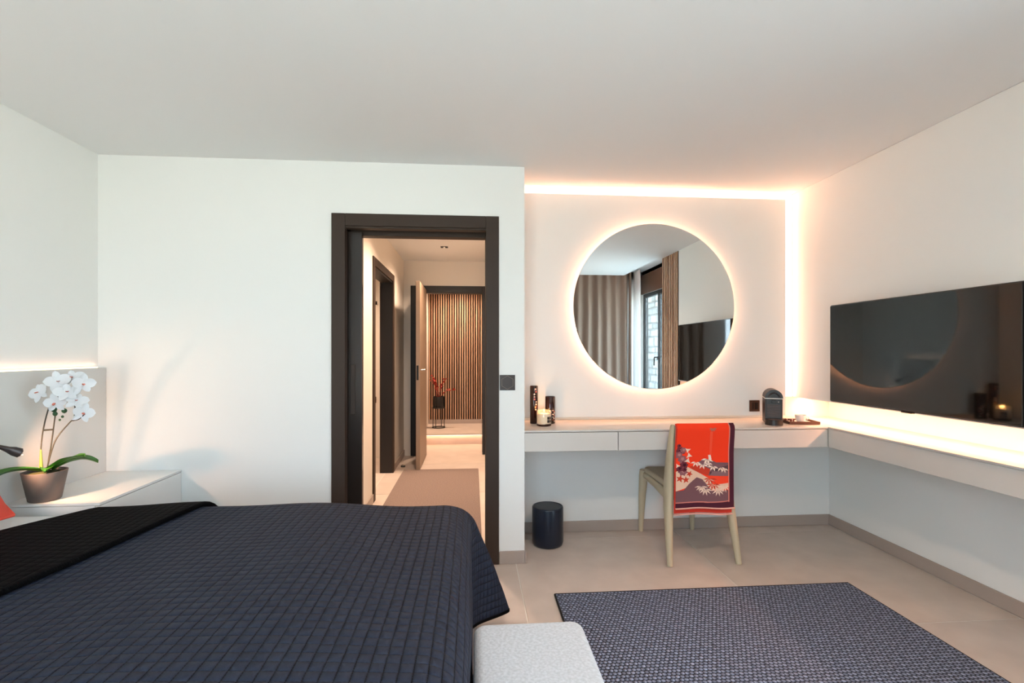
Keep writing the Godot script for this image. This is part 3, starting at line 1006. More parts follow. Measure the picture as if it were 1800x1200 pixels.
func bed() -> void:
	# headboard panel on the left wall, with a strip of light on its top
	var hb := thing("headboard", "tall pale grey headboard panel on the left wall behind the orchid", "headboard", P(LEFT + 0.0005, 0.0005, 1.45))
	part(hb, "panel", MB.new().box(Vector3(0.0225, 0.604, 0.0), Vector3(0.0455, 1.207, 3.198), 0.0015), M.headboard_lacquer, Vector3(0, 0, 0))
	var ls := thing("led_light_strip", "lit strip on top of the headboard panel", "light strip", P(LEFT + 0.012, 1.2085, 1.45))
	part(ls, "diffuser", MB.new().box(Vector3(0, 0.003, 0), Vector3(0.012, 0.006, 3.15), 0.001), M.led_strip)
	area_light(ls, Vector3(0, 0.008, 0), Vector3(0.15, 1, 0), Vector2(3.15, 0.008), WARM, 0.07, Vector3(0, 0, 1))
	var t := thing("bed", "low bed with a white mattress under a dark quilted bedspread", "bed", P(-1.1, 0.0005, 1.33))
	part(t, "base", MB.new().box(Vector3(-0.02, 0.15, 0), Vector3(1.86, 0.30, 1.98), 0.01), M.black_cloth)
	part(t, "mattress", MB.new().pad(Vector3(-0.01, 0.442, 0), Vector3(1.95, 0.284, 2.08), 0.08, 0.06), M.linen)
	# bedspread
	var fold_near := func(_w: float) -> float: return -1.62
	var foot := func(_w: float) -> float: return U1 + 0.62
	var g: Array = cloth_grid(fold_near, foot, V0 - 0.5, V1 + 0.62, 150, 190, 0.004)
	var b: Array = cloth_grid(fold_near, foot, V0 - 0.5, V1 + 0.62, 75, 95, -0.004)
	var sp := thing("bedspread", "dark navy quilted bedspread draped over the bed", "bedspread")
	var m := MB.new().sheet(g[0], false, g[1])
	m.sheet(b[0], true, b[1])
	part(sp, "quilted_sheet", m, M.quilt)
	# the hem: a rolled edge along the foot and the far side
	var rim := []
	for j in 96: rim.append(drape(U1 + 0.62, lerpf(V0 - 0.5, V1 + 0.62, j / 95.0), 0.0))
	for i in range(1, 70): rim.append(drape(lerpf(U1 + 0.62, -1.62, i / 69.0), V1 + 0.62, 0.0))
	part(sp, "hem", MB.new().tube(rim, [0.007], 6), M.quilt_black)
	# the turned-back end, black side up
	var e0 := func(w: float) -> float: return -1.70 + 0.13 * clampf((w - 2.1) / 0.3, -1.5, 1.0)
	var e1 := func(w: float) -> float: return -1.155 - 0.18 * clampf((2.43 - w) / 0.92, -0.3, 1.6)
	var f: Array = cloth_grid(e0, e1, V0 - 0.4, V1 + 0.42, 40, 120, 0.026)
	var fb: Array = cloth_grid(e0, e1, V0 - 0.4, V1 + 0.42, 20, 60, 0.006)
	var fm := MB.new().sheet(f[0], false, f[1])
	fm.sheet(fb[0], true, fb[1])
	part(sp, "turned_back_fold", fm, M.quilt_black)
	var lip := []
	var lip2 := []
	for j in 90:
		var w := lerpf(V0 - 0.4, V1 + 0.42, j / 89.0)
		lip.append(drape(e1.call(w), w, 0.016))
		lip2.append(drape(e0.call(w), w, 0.016))
	part(sp, "fold_edge", MB.new().tube(lip, [0.011], 8), M.quilt_black)
	part(sp, "fold_edge", MB.new().tube(lip2, [0.011], 8), M.quilt_black)
	# cushions
	cushion("cushion", "coral cushion leaning against the headboard beside the reading lamp", P(-1.87, 0.65, 1.90), M.coral_cloth, 0.46, 0.46)
	cushion("pillow", "black pillow leaning against the headboard, seen only in reflection", P(-1.84, 0.65, 0.75), M.black_cloth, 0.62, 0.44)

func cushion(called: String, label: String, at: Vector3, m: Material, w: float, hgt: float) -> void:
	var t := thing(called, label, "cushion", at)
	var lean := Transform3D(Basis(Vector3.BACK, deg_to_rad(38.0)), Vector3(0.05, 0.0, 0))
	var g := []
	var g2 := []
	var edge := []
	for i in 19:
		var row := []
		var row2 := []
		for j in 19:
			var a := i / 9.0 - 1.0
			var b := j / 9.0 - 1.0
			var puff: float = 0.085 * pow(maxf((1.0 - pow(absf(a), 2.6)) * (1.0 - pow(absf(b), 2.6)), 0.0), 0.5)
			var pinch := 1.0 - 0.07 * (1.0 - absf(a * b)) * maxf(absf(a), absf(b))
			var y := (b * pinch * 0.5 + 0.5) * hgt
			row.append(lean * Vector3(puff, y, a * pinch * w / 2))
			row2.append(lean * Vector3(-puff * 0.6, y, a * pinch * w / 2))
		g.append(row)
		g2.append(row2)
	part(t, "cover", MB.new().sheet(g, true).sheet(g2, false), m)
	for k in 19: edge.append(g[k][0])
	for k in 19: edge.append(g[18][k])
	for k in 19: edge.append(g[18 - k][18])
	for k in 19: edge.append(g[0][18 - k])
	var line := []
	for p in edge:
		if line.is_empty() or (line[-1] as Vector3).distance_to(p) > 0.001: line.append(p)
	part(t, "piping", MB.new().tube(line, [0.006], 6), m)

func bench() -> void:
	var t := thing("bench", "pale grey upholstered bench at the foot of the bed", "bench", P(0.1735, 0.0005, 0.93))
	part(t, "cushion_top", MB.new().pad(Vector3(0, 0.345, 0), Vector3(0.345, 0.21, 1.28), 0.04, 0.028, 0.004), M.bench_cloth)
	part(t, "seat_frame", MB.new().box(Vector3(0, 0.215, 0), Vector3(0.27, 0.048, 1.2), 0.004), M.black_metal)
	for x in [-0.12, 0.12]:
		for z in [-0.56, 0.56]:
			part(t, "leg", MB.new().box(Vector3(x, 0.095, z), Vector3(0.03, 0.19, 0.03), 0.003), M.black_metal)

func rug() -> void:
	var t := thing("woven_rug", "blue-grey chunky woven rug on the tiles between bench and desk", "rug", P(1.263, 0.0006, 1.5125))
	var w := 1.65
	var d := 2.225
	var m := MB.new()
	m.pad(Vector3(0, 0.006, 0), Vector3(w, 0.012, d), 0.012, 0.005, 0.0, 3)
	for i in m.uv.size(): m.uv[i] = Vector2(m.v[i].x + m.v[i].y, m.v[i].z) / 0.15
	part(t, "weave", m, M.rug_yarn)
	var b := []
	for p in [Vector2(-1, -1), Vector2(1, -1), Vector2(1, 1), Vector2(-1, 1), Vector2(-1, -1)]:
		b.append(Vector3(p.x * (w / 2 + 0.001), 0.006, p.y * (d / 2 + 0.001)))
	part(t, "edge_binding", MB.new().tube(b, [0.006], 8, true, Vector3.UP), M.black_cloth)


# ------------------------------------------------------------------ chair and shawl
func chair() -> void:
	var t := thing("dining_chair", "cream wooden chair with a beige seat pushed under the desk", "chair", P(1.408, 0.0005, 3.225), deg_to_rad(0.0))
	var F: Material = M.chair_frame
	for s in [-1, 1]:
		part(t, "leg", MB.new().tube([Vector3(s * 0.217, 0, 0.295), Vector3(s * 0.21, 0.15, 0.262), Vector3(s * 0.198, 0.33, 0.222), Vector3(s * 0.190, 0.43, 0.205), Vector3(s * 0.188, 0.50, 0.202), Vector3(s * 0.187, 0.62, 0.213), Vector3(s * 0.186, 0.76, 0.238), Vector3(s * 0.185, 0.843, 0.258), Vector3(s * 0.185, 0.852, 0.26)],
			[Vector2(0.017, 0.017), Vector2(0.022, 0.024), Vector2(0.027, 0.038), Vector2(0.028, 0.048), Vector2(0.026, 0.050), Vector2(0.022, 0.040), Vector2(0.017, 0.027), Vector2(0.014, 0.018), Vector2(0.009, 0.011)], 14), F)
		part(t, "leg", MB.new().tube([Vector3(s * 0.192, 0, -0.305), Vector3(s * 0.190, 0.12, -0.298), Vector3(s * 0.186, 0.30, -0.286), Vector3(s * 0.182, 0.40, -0.278), Vector3(s * 0.180, 0.448, -0.272)],
			[0.016, 0.020, 0.027, 0.031, Vector2(0.029, 0.029)], 14), F)
		part(t, "side_rail", MB.new().tube([Vector3(s * 0.181, 0.418, -0.255), Vector3(s * 0.186, 0.412, -0.05), Vector3(s * 0.189, 0.40, 0.16)], [Vector2(0.014, 0.026), Vector2(0.014, 0.026), Vector2(0.015, 0.034)], 10, true, Vector3.UP), F)
	part(t, "front_rail", MB.new().box(Vector3(0, 0.418, -0.275), Vector3(0.33, 0.05, 0.024), 0.006), F)
	part(t, "rear_rail", MB.new().box(Vector3(0, 0.405, 0.20), Vector3(0.34, 0.06, 0.026), 0.006), F)
	part(t, "seat", MB.new().pad(Vector3(0, 0.457, -0.045), Vector3(0.385, 0.038, 0.455), 0.05, 0.016, 0.012), M.chair_seat)
	# bowed backrest
	var g := []
	var h := []
	for i in 13:
		var row := []
		var rowb := []
		for j in 9:
			var x := lerpf(-0.178, 0.178, i / 12.0)
			var q := j / 8.0
			var bow := 0.02 * (1.0 - pow(x / 0.178, 2.0))
			var p := Vector3(x, lerpf(0.55, 0.843, q), lerpf(0.206, 0.258, q) + bow)
			row.append(p + Vector3(0, 0, 0.008))
			rowb.append(p - Vector3(0, 0, 0.008))
		g.append(row)
		h.append(rowb)
	var back := MB.new().sheet(g).sheet(h, true)
	part(t, "backrest", back, M.chair_seat)

func fill_poly(im: Image, pts: Array, c: Color) -> void:
	var w := im.get_width()
	var h := im.get_height()
	var lo := h
	var hi := 0
	for p in pts:
		lo = mini(lo, int(p.y * h))
		hi = maxi(hi, int(p.y * h) + 1)
	for y in range(maxi(lo, 0), mini(hi, h)):
		var fy := (y + 0.5) / h
		var xs := []
		for k in pts.size():
			var a: Vector2 = pts[k]
			var b: Vector2 = pts[(k + 1) % pts.size()]
			if (a.y <= fy) != (b.y <= fy): xs.append(a.x + (fy - a.y) / (b.y - a.y) * (b.x - a.x))
		xs.sort()
		for k in range(0, xs.size() - 1, 2):
			for x in range(maxi(int(xs[k] * w), 0), mini(int(ceil(xs[k + 1] * w)), w)):
				im.set_pixel(x, y, c)

func star(c: Vector2, r: float, lobes: int, thin: float, turn: float, asp := 0.65) -> Array:
	var o := []
	for i in lobes * 2:
		var w := turn + PI * i / lobes
		var q := r if i % 2 == 0 else r * thin
		o.append(c + Vector2(cos(w) * q, sin(w) * q * asp))
	return o

func fan(im: Image, c: Vector2, r: float, from: float, to: float, n: int, col: Color, wide := 0.16, asp := 0.65) -> void:
	for i in n:
		var w := lerpf(from, to, float(i) / maxf(n - 1, 1))
		var d := Vector2(cos(w), sin(w) * asp)
		var s := Vector2(-sin(w), cos(w) * asp)
		fill_poly(im, [c + d * r * 0.12, c + d * r * 0.5 + s * r * wide, c + d * r, c + d * r * 0.5 - s * r * wide], col)

func shawl_print() -> ImageTexture:
	var im := Image.create(400, 620, false, Image.FORMAT_RGB8)
	var red := Color(0.95, 0.24, 0.12)
	var mauve := Color(0.47, 0.33, 0.35)
	var plum := Color(0.30, 0.13, 0.19)
	var pink := Color(0.86, 0.52, 0.47)
	var cream := Color(0.90, 0.76, 0.66)
	var coral := Color(0.78, 0.25, 0.17)
	im.fill(red)
	var V := func(x: float, y: float) -> Vector2: return Vector2((x - 258.0) / 622.0, (y - 100.0) / 950.0)
	# far hills
	fill_poly(im, [V.call(500, 535), V.call(560, 500), V.call(620, 510), V.call(680, 540), V.call(740, 540), V.call(830, 545), V.call(830, 700), V.call(600, 690), V.call(520, 600)], mauve)
	fill_poly(im, [V.call(610, 660), V.call(700, 600), V.call(830, 570), V.call(830, 690), V.call(640, 690)], Color(0.33, 0.24, 0.26))
	fill_poly(im, [V.call(400, 590), V.call(500, 560), V.call(620, 620), V.call(600, 690), V.call(480, 660)], coral)
	fill_poly(im, [V.call(590, 690), V.call(830, 690), V.call(830, 790), V.call(640, 790), V.call(560, 740)], red.lightened(0.06))
	fill_poly(im, [V.call(640, 640), V.call(830, 640), V.call(830, 695), V.call(620, 690)], mauve.lightened(0.1))
	# white river of mist
	fill_poly(im, [V.call(258, 640), V.call(380, 590), V.call(430, 620), V.call(520, 670), V.call(600, 720), V.call(650, 790), V.call(830, 770), V.call(830, 815), V.call(700, 860), V.call(560, 830), V.call(480, 740), V.call(380, 820), V.call(258, 860)], cream)
	# near mountain
	fill_poly(im, [V.call(258, 860), V.call(340, 850), V.call(400, 780), V.call(480, 712), V.call(540, 735), V.call(590, 800), V.call(640, 860), V.call(830, 850), V.call(830, 1000), V.call(258, 1000)], mauve)
	# peonies
	for a in [[285, 350, 22, 0], [300, 410, 50, 0], [285, 455, 40, 1], [330, 400, 34, 1], [320, 500, 46, 1], [340, 570, 44, 0], [330, 640, 48, 1], [290, 610, 34, 0], [345, 620, 26, 0]]:
		fill_poly(im, star(V.call(a[0], a[1]), a[2] / 560.0, 7, 0.72, a[2] * 0.1), [Color(0.42, 0.18, 0.22), Color(0.55, 0.36, 0.38)][a[3]])
		fill_poly(im, star(V.call(a[0] + 6, a[1] - 4), a[2] / 1250.0, 5, 0.6, 0.4), [Color(0.24, 0.09, 0.14), Color(0.70, 0.50, 0.50)][a[3]])
	for a in [[378, 400, 0.055, -0.4], [395, 462, 0.06, 0.3], [380, 520, 0.06, 0.8], [275, 575, 0.045, 0.0]]:
		fill_poly(im, star(V.call(a[0], a[1]), a[2], 3, 0.38, a[3]), cream.lightened(0.25))
	for a in [[300, 720, 0.07, 1.2], [362, 735, 0.065, 0.9], [400, 670, 0.06, 0.2]]:
		fill_poly(im, star(V.call(a[0], a[1]), a[2], 5, 0.42, a[3]), coral)
	# bamboo leaves
	for a in [[470, 535, 0.10], [540, 560, 0.10], [600, 545, 0.08], [650, 580, 0.10], [590, 500, 0.11]]:
		fan(im, V.call(a[0], a[1]), a[2], 0.5, 2.9, 4, cream.lightened(0.35))
	for a in [[735, 590, 0.10], [770, 605, 0.09]]:
		fan(im, V.call(a[0], a[1]), a[2], 0.6, 2.2, 3, cream.lightened(0.2))
	for a in [[530, 810, 0.12], [570, 840, 0.13], [770, 800, 0.13], [700, 840, 0.13]]:
		fan(im, V.call(a[0], a[1]), a[2], 0.3, 2.9, 6, cream.lightened(0.2), 0.1)
	for a in [[620, 720, 0.12], [650, 780, 0.12]]:
		fan(im, V.call(a[0], a[1]), a[2], 0.2, 2.9, 6, coral, 0.12)
		fan(im, V.call(a[0] - 14, a[1] + 8), a[2] * 0.9, 0.4, 2.7, 4, cream, 0.06)
	fill_poly(im, [V.call(598, 458), V.call(622, 455), V.call(632, 505), V.call(605, 515)], cream.lightened(0.4))
	fan(im, V.call(635, 150), 0.075, 0.1, 3.0, 7, Color(0.70, 0.42, 0.36), 0.12)
	# stitched fold line, border and frame lines
	fill_poly(im, [V.call(608, 190), V.call(636, 190), V.call(632, 455), V.call(612, 455)], red.lightened(0.12))
	fill_poly(im, [V.call(258, 985), V.call(620, 990), V.call(880, 975), V.call(880, 1050), V.call(258, 1050)], plum)
	fill_poly(im, [V.call(822, 100), V.call(880, 100), V.call(880, 1050), V.call(822, 1050)], plum)
	fill_poly(im, [V.call(816, 100), V.call(827, 100), V.call(827, 985), V.call(816, 985)], pink)
	fill_poly(im, [V.call(258, 985), V.call(600, 988), V.call(827, 968), V.call(827, 978), V.call(600, 999), V.call(258, 996)], pink)
	return ImageTexture.create_from_image(im)

func shawl() -> void:
	var sm := mat("shawl_print", Color(1, 1, 1), 0.85, 0.0, 0.3)
	sm.albedo_texture = shawl_print()
	sm.texture_repeat = false
	mat("shawl_red", Color(0.80, 0.20, 0.12), 0.9)
	mat("fringe_pink", Color(0.90, 0.70, 0.66), 0.95)
	var t := thing("printed_shawl", "red shawl printed with leaves and hills hanging over the chair back", "shawl", P(1.408, 0.0005, 3.225), deg_to_rad(0.0))
	# the cloth follows the bowed backrest, over the top rail and down its other side
	var hang := func(x0: float, x1: float, y_end: float, off: float, wav: float) -> Array:
		var g := []
		var uvs := []
		for i in 25:
			var row := []
			var ur := []
			var fx := i / 24.0
			var x := lerpf(x0, x1, fx)
			var bow := 0.02 * (1.0 - pow(clampf(x / 0.19, -1, 1), 2.0))
			for j in 33:
				var q := j / 32.0
				var y := lerpf(0.858 + off * 0.5, y_end, q)
				var z := 0.258 + 0.016 * smoothstep(0.66, 0.85, y) + bow * 0.4
				z += 0.008 + off + wav * sin(fx * 9.0 + 1.0) * clampf(q * 1.3, 0, 1) * 0.006
				if q < 0.06: z -= (0.016 + off) * pow(1.0 - q / 0.06, 2.0)
				row.append(Vector3(x + 0.012 * q * (fx - 0.7), y + 0.004 * sin(fx * 5.0) * q, z))
				ur.append(Vector2(fx, q))
			g.append(row)
			uvs.append(ur)
		return [g, uvs]
	var a: Array = hang.call(-0.168, 0.196, 0.345, 0.006, 1.0)
	var front := MB.new().sheet(a[0], true, a[1])
	var flip := front.n[100].z < 0.0
	front = MB.new().sheet(a[0], not flip, a[1])
	part(t, "printed_cloth", front, sm)
	var b: Array = hang.call(-0.176, 0.184, 0.312, 0.001, 0.8)
	part(t, "inner_layer", MB.new().sheet(b[0], not flip, b[1]), M.shawl_red)
	var c: Array = hang.call(-0.168, 0.19, 0.60, 0.003, 0.0)
	for row in c[0]:
		for k in row.size(): row[k].z -= 0.055 * clampf(k / 3.0, 0, 1)
	part(t, "rear_layer", MB.new().sheet(c[0], flip, c[1]), M.shawl_red)
	for e in [[a[0], 0.0], [b[0], -0.004]]:
		var hem := []
		for i in 25: hem.append(e[0][i][32] + Vector3(0, -0.004 + e[1], 0))
		part(t, "fringe", MB.new().tube(hem, [Vector2(0.004, 0.013)], 6, true, Vector3.BACK), M.fringe_pink)


# ------------------------------------------------------------------ left corner
func nightstand() -> void:
	var t := thing("nightstand", "white floating nightstand fixed beside the bed under the orchid", "nightstand", P(-2.108, 0.41, 3.049))
	var w := 0.413
	var d := 0.64
	part(t, "top", MB.new().box(Vector3(w / 2, 0.1955, d / 2), Vector3(w, 0.012, d), 0.001), M.white_lacquer)
	part(t, "body", MB.new().box(Vector3(w / 2 - 0.011, 0.0945, d / 2), Vector3(w - 0.022, 0.187, d - 0.001), 0.001), M.white_lacquer)
	part(t, "drawer_front", MB.new().box(Vector3(w - 0.0105, 0.0935, d / 2), Vector3(0.019, 0.186, d - 0.004), 0.001), M.white_lacquer)

func bloom(t: Node3D, c: Vector3, face: Vector3, size: float, turn: float) -> void:
	face = face.normalized()
	var up := (Vector3.UP - face * face.y).normalized()
	var right := up.cross(face).normalized()
	var f := Node3D.new()
	f.name = "bloom"
	t.add_child(f, true)
	for k in 5:
		var w: float = turn + [90.0, 10.0, 170.0, -55.0, 235.0][k] * PI / 180.0
		var dir := (right * cos(w) + up * sin(w) + face * (0.05 if k in [1, 2] else -0.03)).normalized()
		var wide: float = 0.95 if k in [1, 2] else 0.55
		part(f, "petal", petal_shape(c + (face * 0.003 if k in [1, 2] else Vector3.ZERO), dir, face, size * rng.randf_range(0.44, 0.56), size * wide * rng.randf_range(0.46, 0.6), rng.randf_range(-0.05, 0.25), 0.6), M.petal)
	part(f, "lip", petal_shape(c + face * 0.004, (face * 0.8 - up * 0.6).normalized(), face, size * 0.2, size * 0.13, 0.3), M.petal_lip)

func orchid() -> void:
	var o := P(-1.985, 0.612, 2.48)
	var t := thing("potted_orchid", "white orchid in a grey tapered pot on the nightstand", "plant", o)
	part(t, "pot", MB.new().lathe([Vector2(0, 0), Vector2(0.056, 0), Vector2(0.06, 0.004), Vector2(0.083, 0.132), Vector2(0.083, 0.135), Vector2(0.077, 0.135), Vector2(0.072, 0.118), Vector2(0, 0.118)], 40), M.pot_clay)
	part(t, "moss", MB.new().lathe([Vector2(0.0735, 0.1185), Vector2(0.06, 0.128), Vector2(0.03, 0.134), Vector2(0, 0.135)], 24), M.soil)
	var L := func(x: float, y: float, d := 2.48) -> Vector3: return P(x, y, d) - o
	var s1 := [L.call(-2.000, 0.74), L.call(-2.002, 0.845), L.call(-1.987, 0.964), L.call(-1.952, 1.083), L.call(-1.915, 1.125), L.call(-1.87, 1.13, 2.49)]
	var s2 := [L.call(-1.985, 0.74, 2.49), L.call(-1.972, 0.871, 2.50), L.call(-1.957, 0.99, 2.50), L.call(-1.945, 1.083, 2.50), L.call(-1.95, 1.11, 2.50)]
	var s3 := [L.call(-1.972, 0.74, 2.47), L.call(-1.933, 0.884, 2.47), L.call(-1.87, 0.97, 2.47), L.call(-1.85, 0.989, 2.47), L.call(-1.845, 1.05, 2.47)]
	var s4 := [L.call(-1.857, 0.979, 2.47), L.call(-1.83, 0.986, 2.47), L.call(-1.803, 1.01, 2.47)]
	for s in [s1, s2, s3, s4]:
		var n: int = s.size()
		part(t, "stem", MB.new().tube(smooth_line(s, 24), [0.0028], 7), M.orchid_stem)
		if n == 6: part(t, "stem_base", MB.new().tube([L.call(-2.000, 0.735), L.call(-2.0015, 0.79), L.call(-2.002, 0.845)], [0.009, 0.006, 0.0035], 8), M.orchid_stem_green)
	part(t, "clip", MB.new().tube([L.call(-1.99, 0.935), L.call(-1.962, 0.935, 2.5)], [0.004], 6), M.orchid_stem)
	for b in [[-1.90, 1.024, 0.011], [-1.908, 0.997, 0.006], [-1.92, 0.982, 0.005], [-1.945, 1.03, 0.012], [-1.94, 1.01, 0.010]]:
		var c: Vector3 = L.call(b[0], b[1])
		part(t, "bud", MB.new().lathe([Vector2(0, -b[2] * 1.1), Vector2(b[2] * 0.7, -b[2] * 0.7), Vector2(b[2], 0), Vector2(b[2] * 0.75, b[2] * 0.75), Vector2(0, b[2] * 1.2)], 12, c, -1.0), M.bud)
	# leaves
	var leaf := func(pts: Array, w: float, mt: Material) -> void:
		var line := smooth_line(pts, 14)
		var g := []
		var h := []
		for i in line.size():
			var q := float(i) / (line.size() - 1)
			var dir: Vector3 = (line[mini(i + 1, line.size() - 1)] - line[maxi(i - 1, 0)]).normalized()
			var side := dir.cross(Vector3.UP).normalized()
			var ww := w * 0.5 * pow(sin(PI * clampf(0.1 + q * 0.88, 0, 1)), 0.6)
			var row := []
			var rowb := []
			for j in 5:
				var s := j / 2.0 - 1.0
				var p: Vector3 = line[i] + side * ww * s + Vector3.UP * (0.012 * s * s)
				row.append(p)
				rowb.append(p - Vector3.UP * 0.0025)
			g.append(row)
			h.append(rowb)
		var m := MB.new().sheet(g, true).sheet(h, false)
		part(t, "leaf", m, mt)
	leaf.call([L.call(-1.98, 0.745), L.call(-1.92, 0.782, 2.49), L.call(-1.87, 0.802, 2.49), L.call(-1.825, 0.806, 2.50)], 0.085, M.orchid_leaf)
	leaf.call([L.call(-1.97, 0.745, 2.50), L.call(-1.92, 0.775, 2.53), L.call(-1.86, 0.785, 2.55), L.call(-1.815, 0.762, 2.57)], 0.08, M.orchid_leaf)
	leaf.call([L.call(-1.99, 0.745), L.call(-2.03, 0.765, 2.42), L.call(-2.06, 0.765, 2.36), L.call(-2.08, 0.74, 2.29)], 0.07, M.orchid_leaf)
	leaf.call([L.call(-1.985, 0.745), L.call(-1.95, 0.765, 2.45), L.call(-1.93, 0.755, 2.41)], 0.05, M.orchid_leaf)
	# blooms
	var fr := Vector3(0.45, 0.05, 0.85)
	for b in [[-1.928, 1.161, 2.48, 0.115, 0.2, 0.7, 0.35], [-1.826, 1.15, 2.49, 0.105, -0.1, 0.9, 0.05], [-1.985, 1.115, 2.45, 0.10, 0.5, -0.1, 0.1], [-1.872, 1.112, 2.46, 0.105, 0.1, 0.6, 0.5], [-1.838, 1.072, 2.47, 0.10, -0.25, 0.5, 0.4], [-1.918, 1.066, 2.45, 0.10, 0.1, 0.3, -0.15], [-1.812, 1.016, 2.47, 0.10, -0.3, 0.9, 0.0], [-1.895, 1.175, 2.52, 0.105, 0.3, 0.3, 0.5]]:
		bloom(t, L.call(b[0], b[1], b[2]), Vector3(fr.x * b[5] * 2.2, fr.y + b[6] * 1.5, fr.z), b[3] * 0.92, b[4])

func smooth_line(pts: Array, n: int) -> Array:
	var o := []
	for i in n + 1:
		var f := float(i) / n * (pts.size() - 1)
		var k := mini(int(f), pts.size() - 2)
		var a: Vector3 = pts[maxi(k - 1, 0)]
		var d: Vector3 = pts[mini(k + 2, pts.size() - 1)]
		o.append((pts[k] as Vector3).cubic_interpolate(pts[k + 1], a, d, f - k))
	return o

func reading_lamp(depth: float, flip: float, label: String) -> void:
	# small gooseneck lamp fixed to the headboard; flip turns it towards the other end of the wall
	var o := P(-2.1085, 0.735, depth)
	var t := thing("reading_lamp", label, "lamp", o)
	var F := Vector3(1, 1, flip)
	part(t, "base", MB.new().box(Vector3(0.03, 0.025, 0), Vector3(0.058, 0.05, 0.05), 0.004), M.lamp_metal)
	var head := Vector3(0.135, 0.150, -0.060)
	var tip := Vector3(0.170, 0.130, -0.078)
	var neck := smooth_line([Vector3(0.045, 0.05, 0.0), Vector3(0.05, 0.13, 0.03) * F, Vector3(0.07, 0.21, 0.07) * F, Vector3(0.105, 0.205, 0.03) * F, (head + Vector3(-0.012, 0.018, 0.028)) * F], 30)
	part(t, "neck", MB.new().tube(neck, [0.006], 10), M.lamp_metal)
	part(t, "head", MB.new().tube([(head + Vector3(-0.014, 0.02, 0.03)) * F, head * F, head.lerp(tip, 0.5) * F, tip * F, (tip + (tip - head).normalized() * 0.006) * F], [Vector2(0.007, 0.007), Vector2(0.013, 0.011), Vector2(0.02, 0.015), Vector2(0.021, 0.016), Vector2(0.012, 0.01)], 14), M.lamp_metal)
	var lens := (tip + Vector3(-0.012, -0.012, -0.020)) * F
	part(t, "lamp_lens", MB.new().lathe([Vector2(0, -0.0015), Vector2(0.006, -0.0015), Vector2(0.006, 0.0015), Vector2(0, 0.0015)], 16, lens), M.led_strip)
	spot(t, lens + Vector3(0.0, -0.004, -0.004) * F, Vector3(0.30, -0.22, -1.0) * F, Color(1.0, 0.78, 0.62), 0.23, 62.0, 0.008, 0.5)

# ------------------------------------------------------------------ small things
func bin() -> void:
	var t := thing("waste_bin", "dark blue-black round waste bin on the floor under the desk", "bin", P(0.505, 0.0005, 3.335))
	part(t, "body", MB.new().lathe([Vector2(0, 0), Vector2(0.088, 0), Vector2(0.100, 0.008), Vector2(0.105, 0.028), Vector2(0.105, 0.250), Vector2(0.1025, 0.258), Vector2(0.098, 0.260), Vector2(0.096, 0.256), Vector2(0.096, 0.246)], 64), M.bin_leather)
	part(t, "lid", MB.new().lathe([Vector2(0.0955, 0.250), Vector2(0.094, 0.256), Vector2(0.0, 0.257)], 64), M.bin_lid)

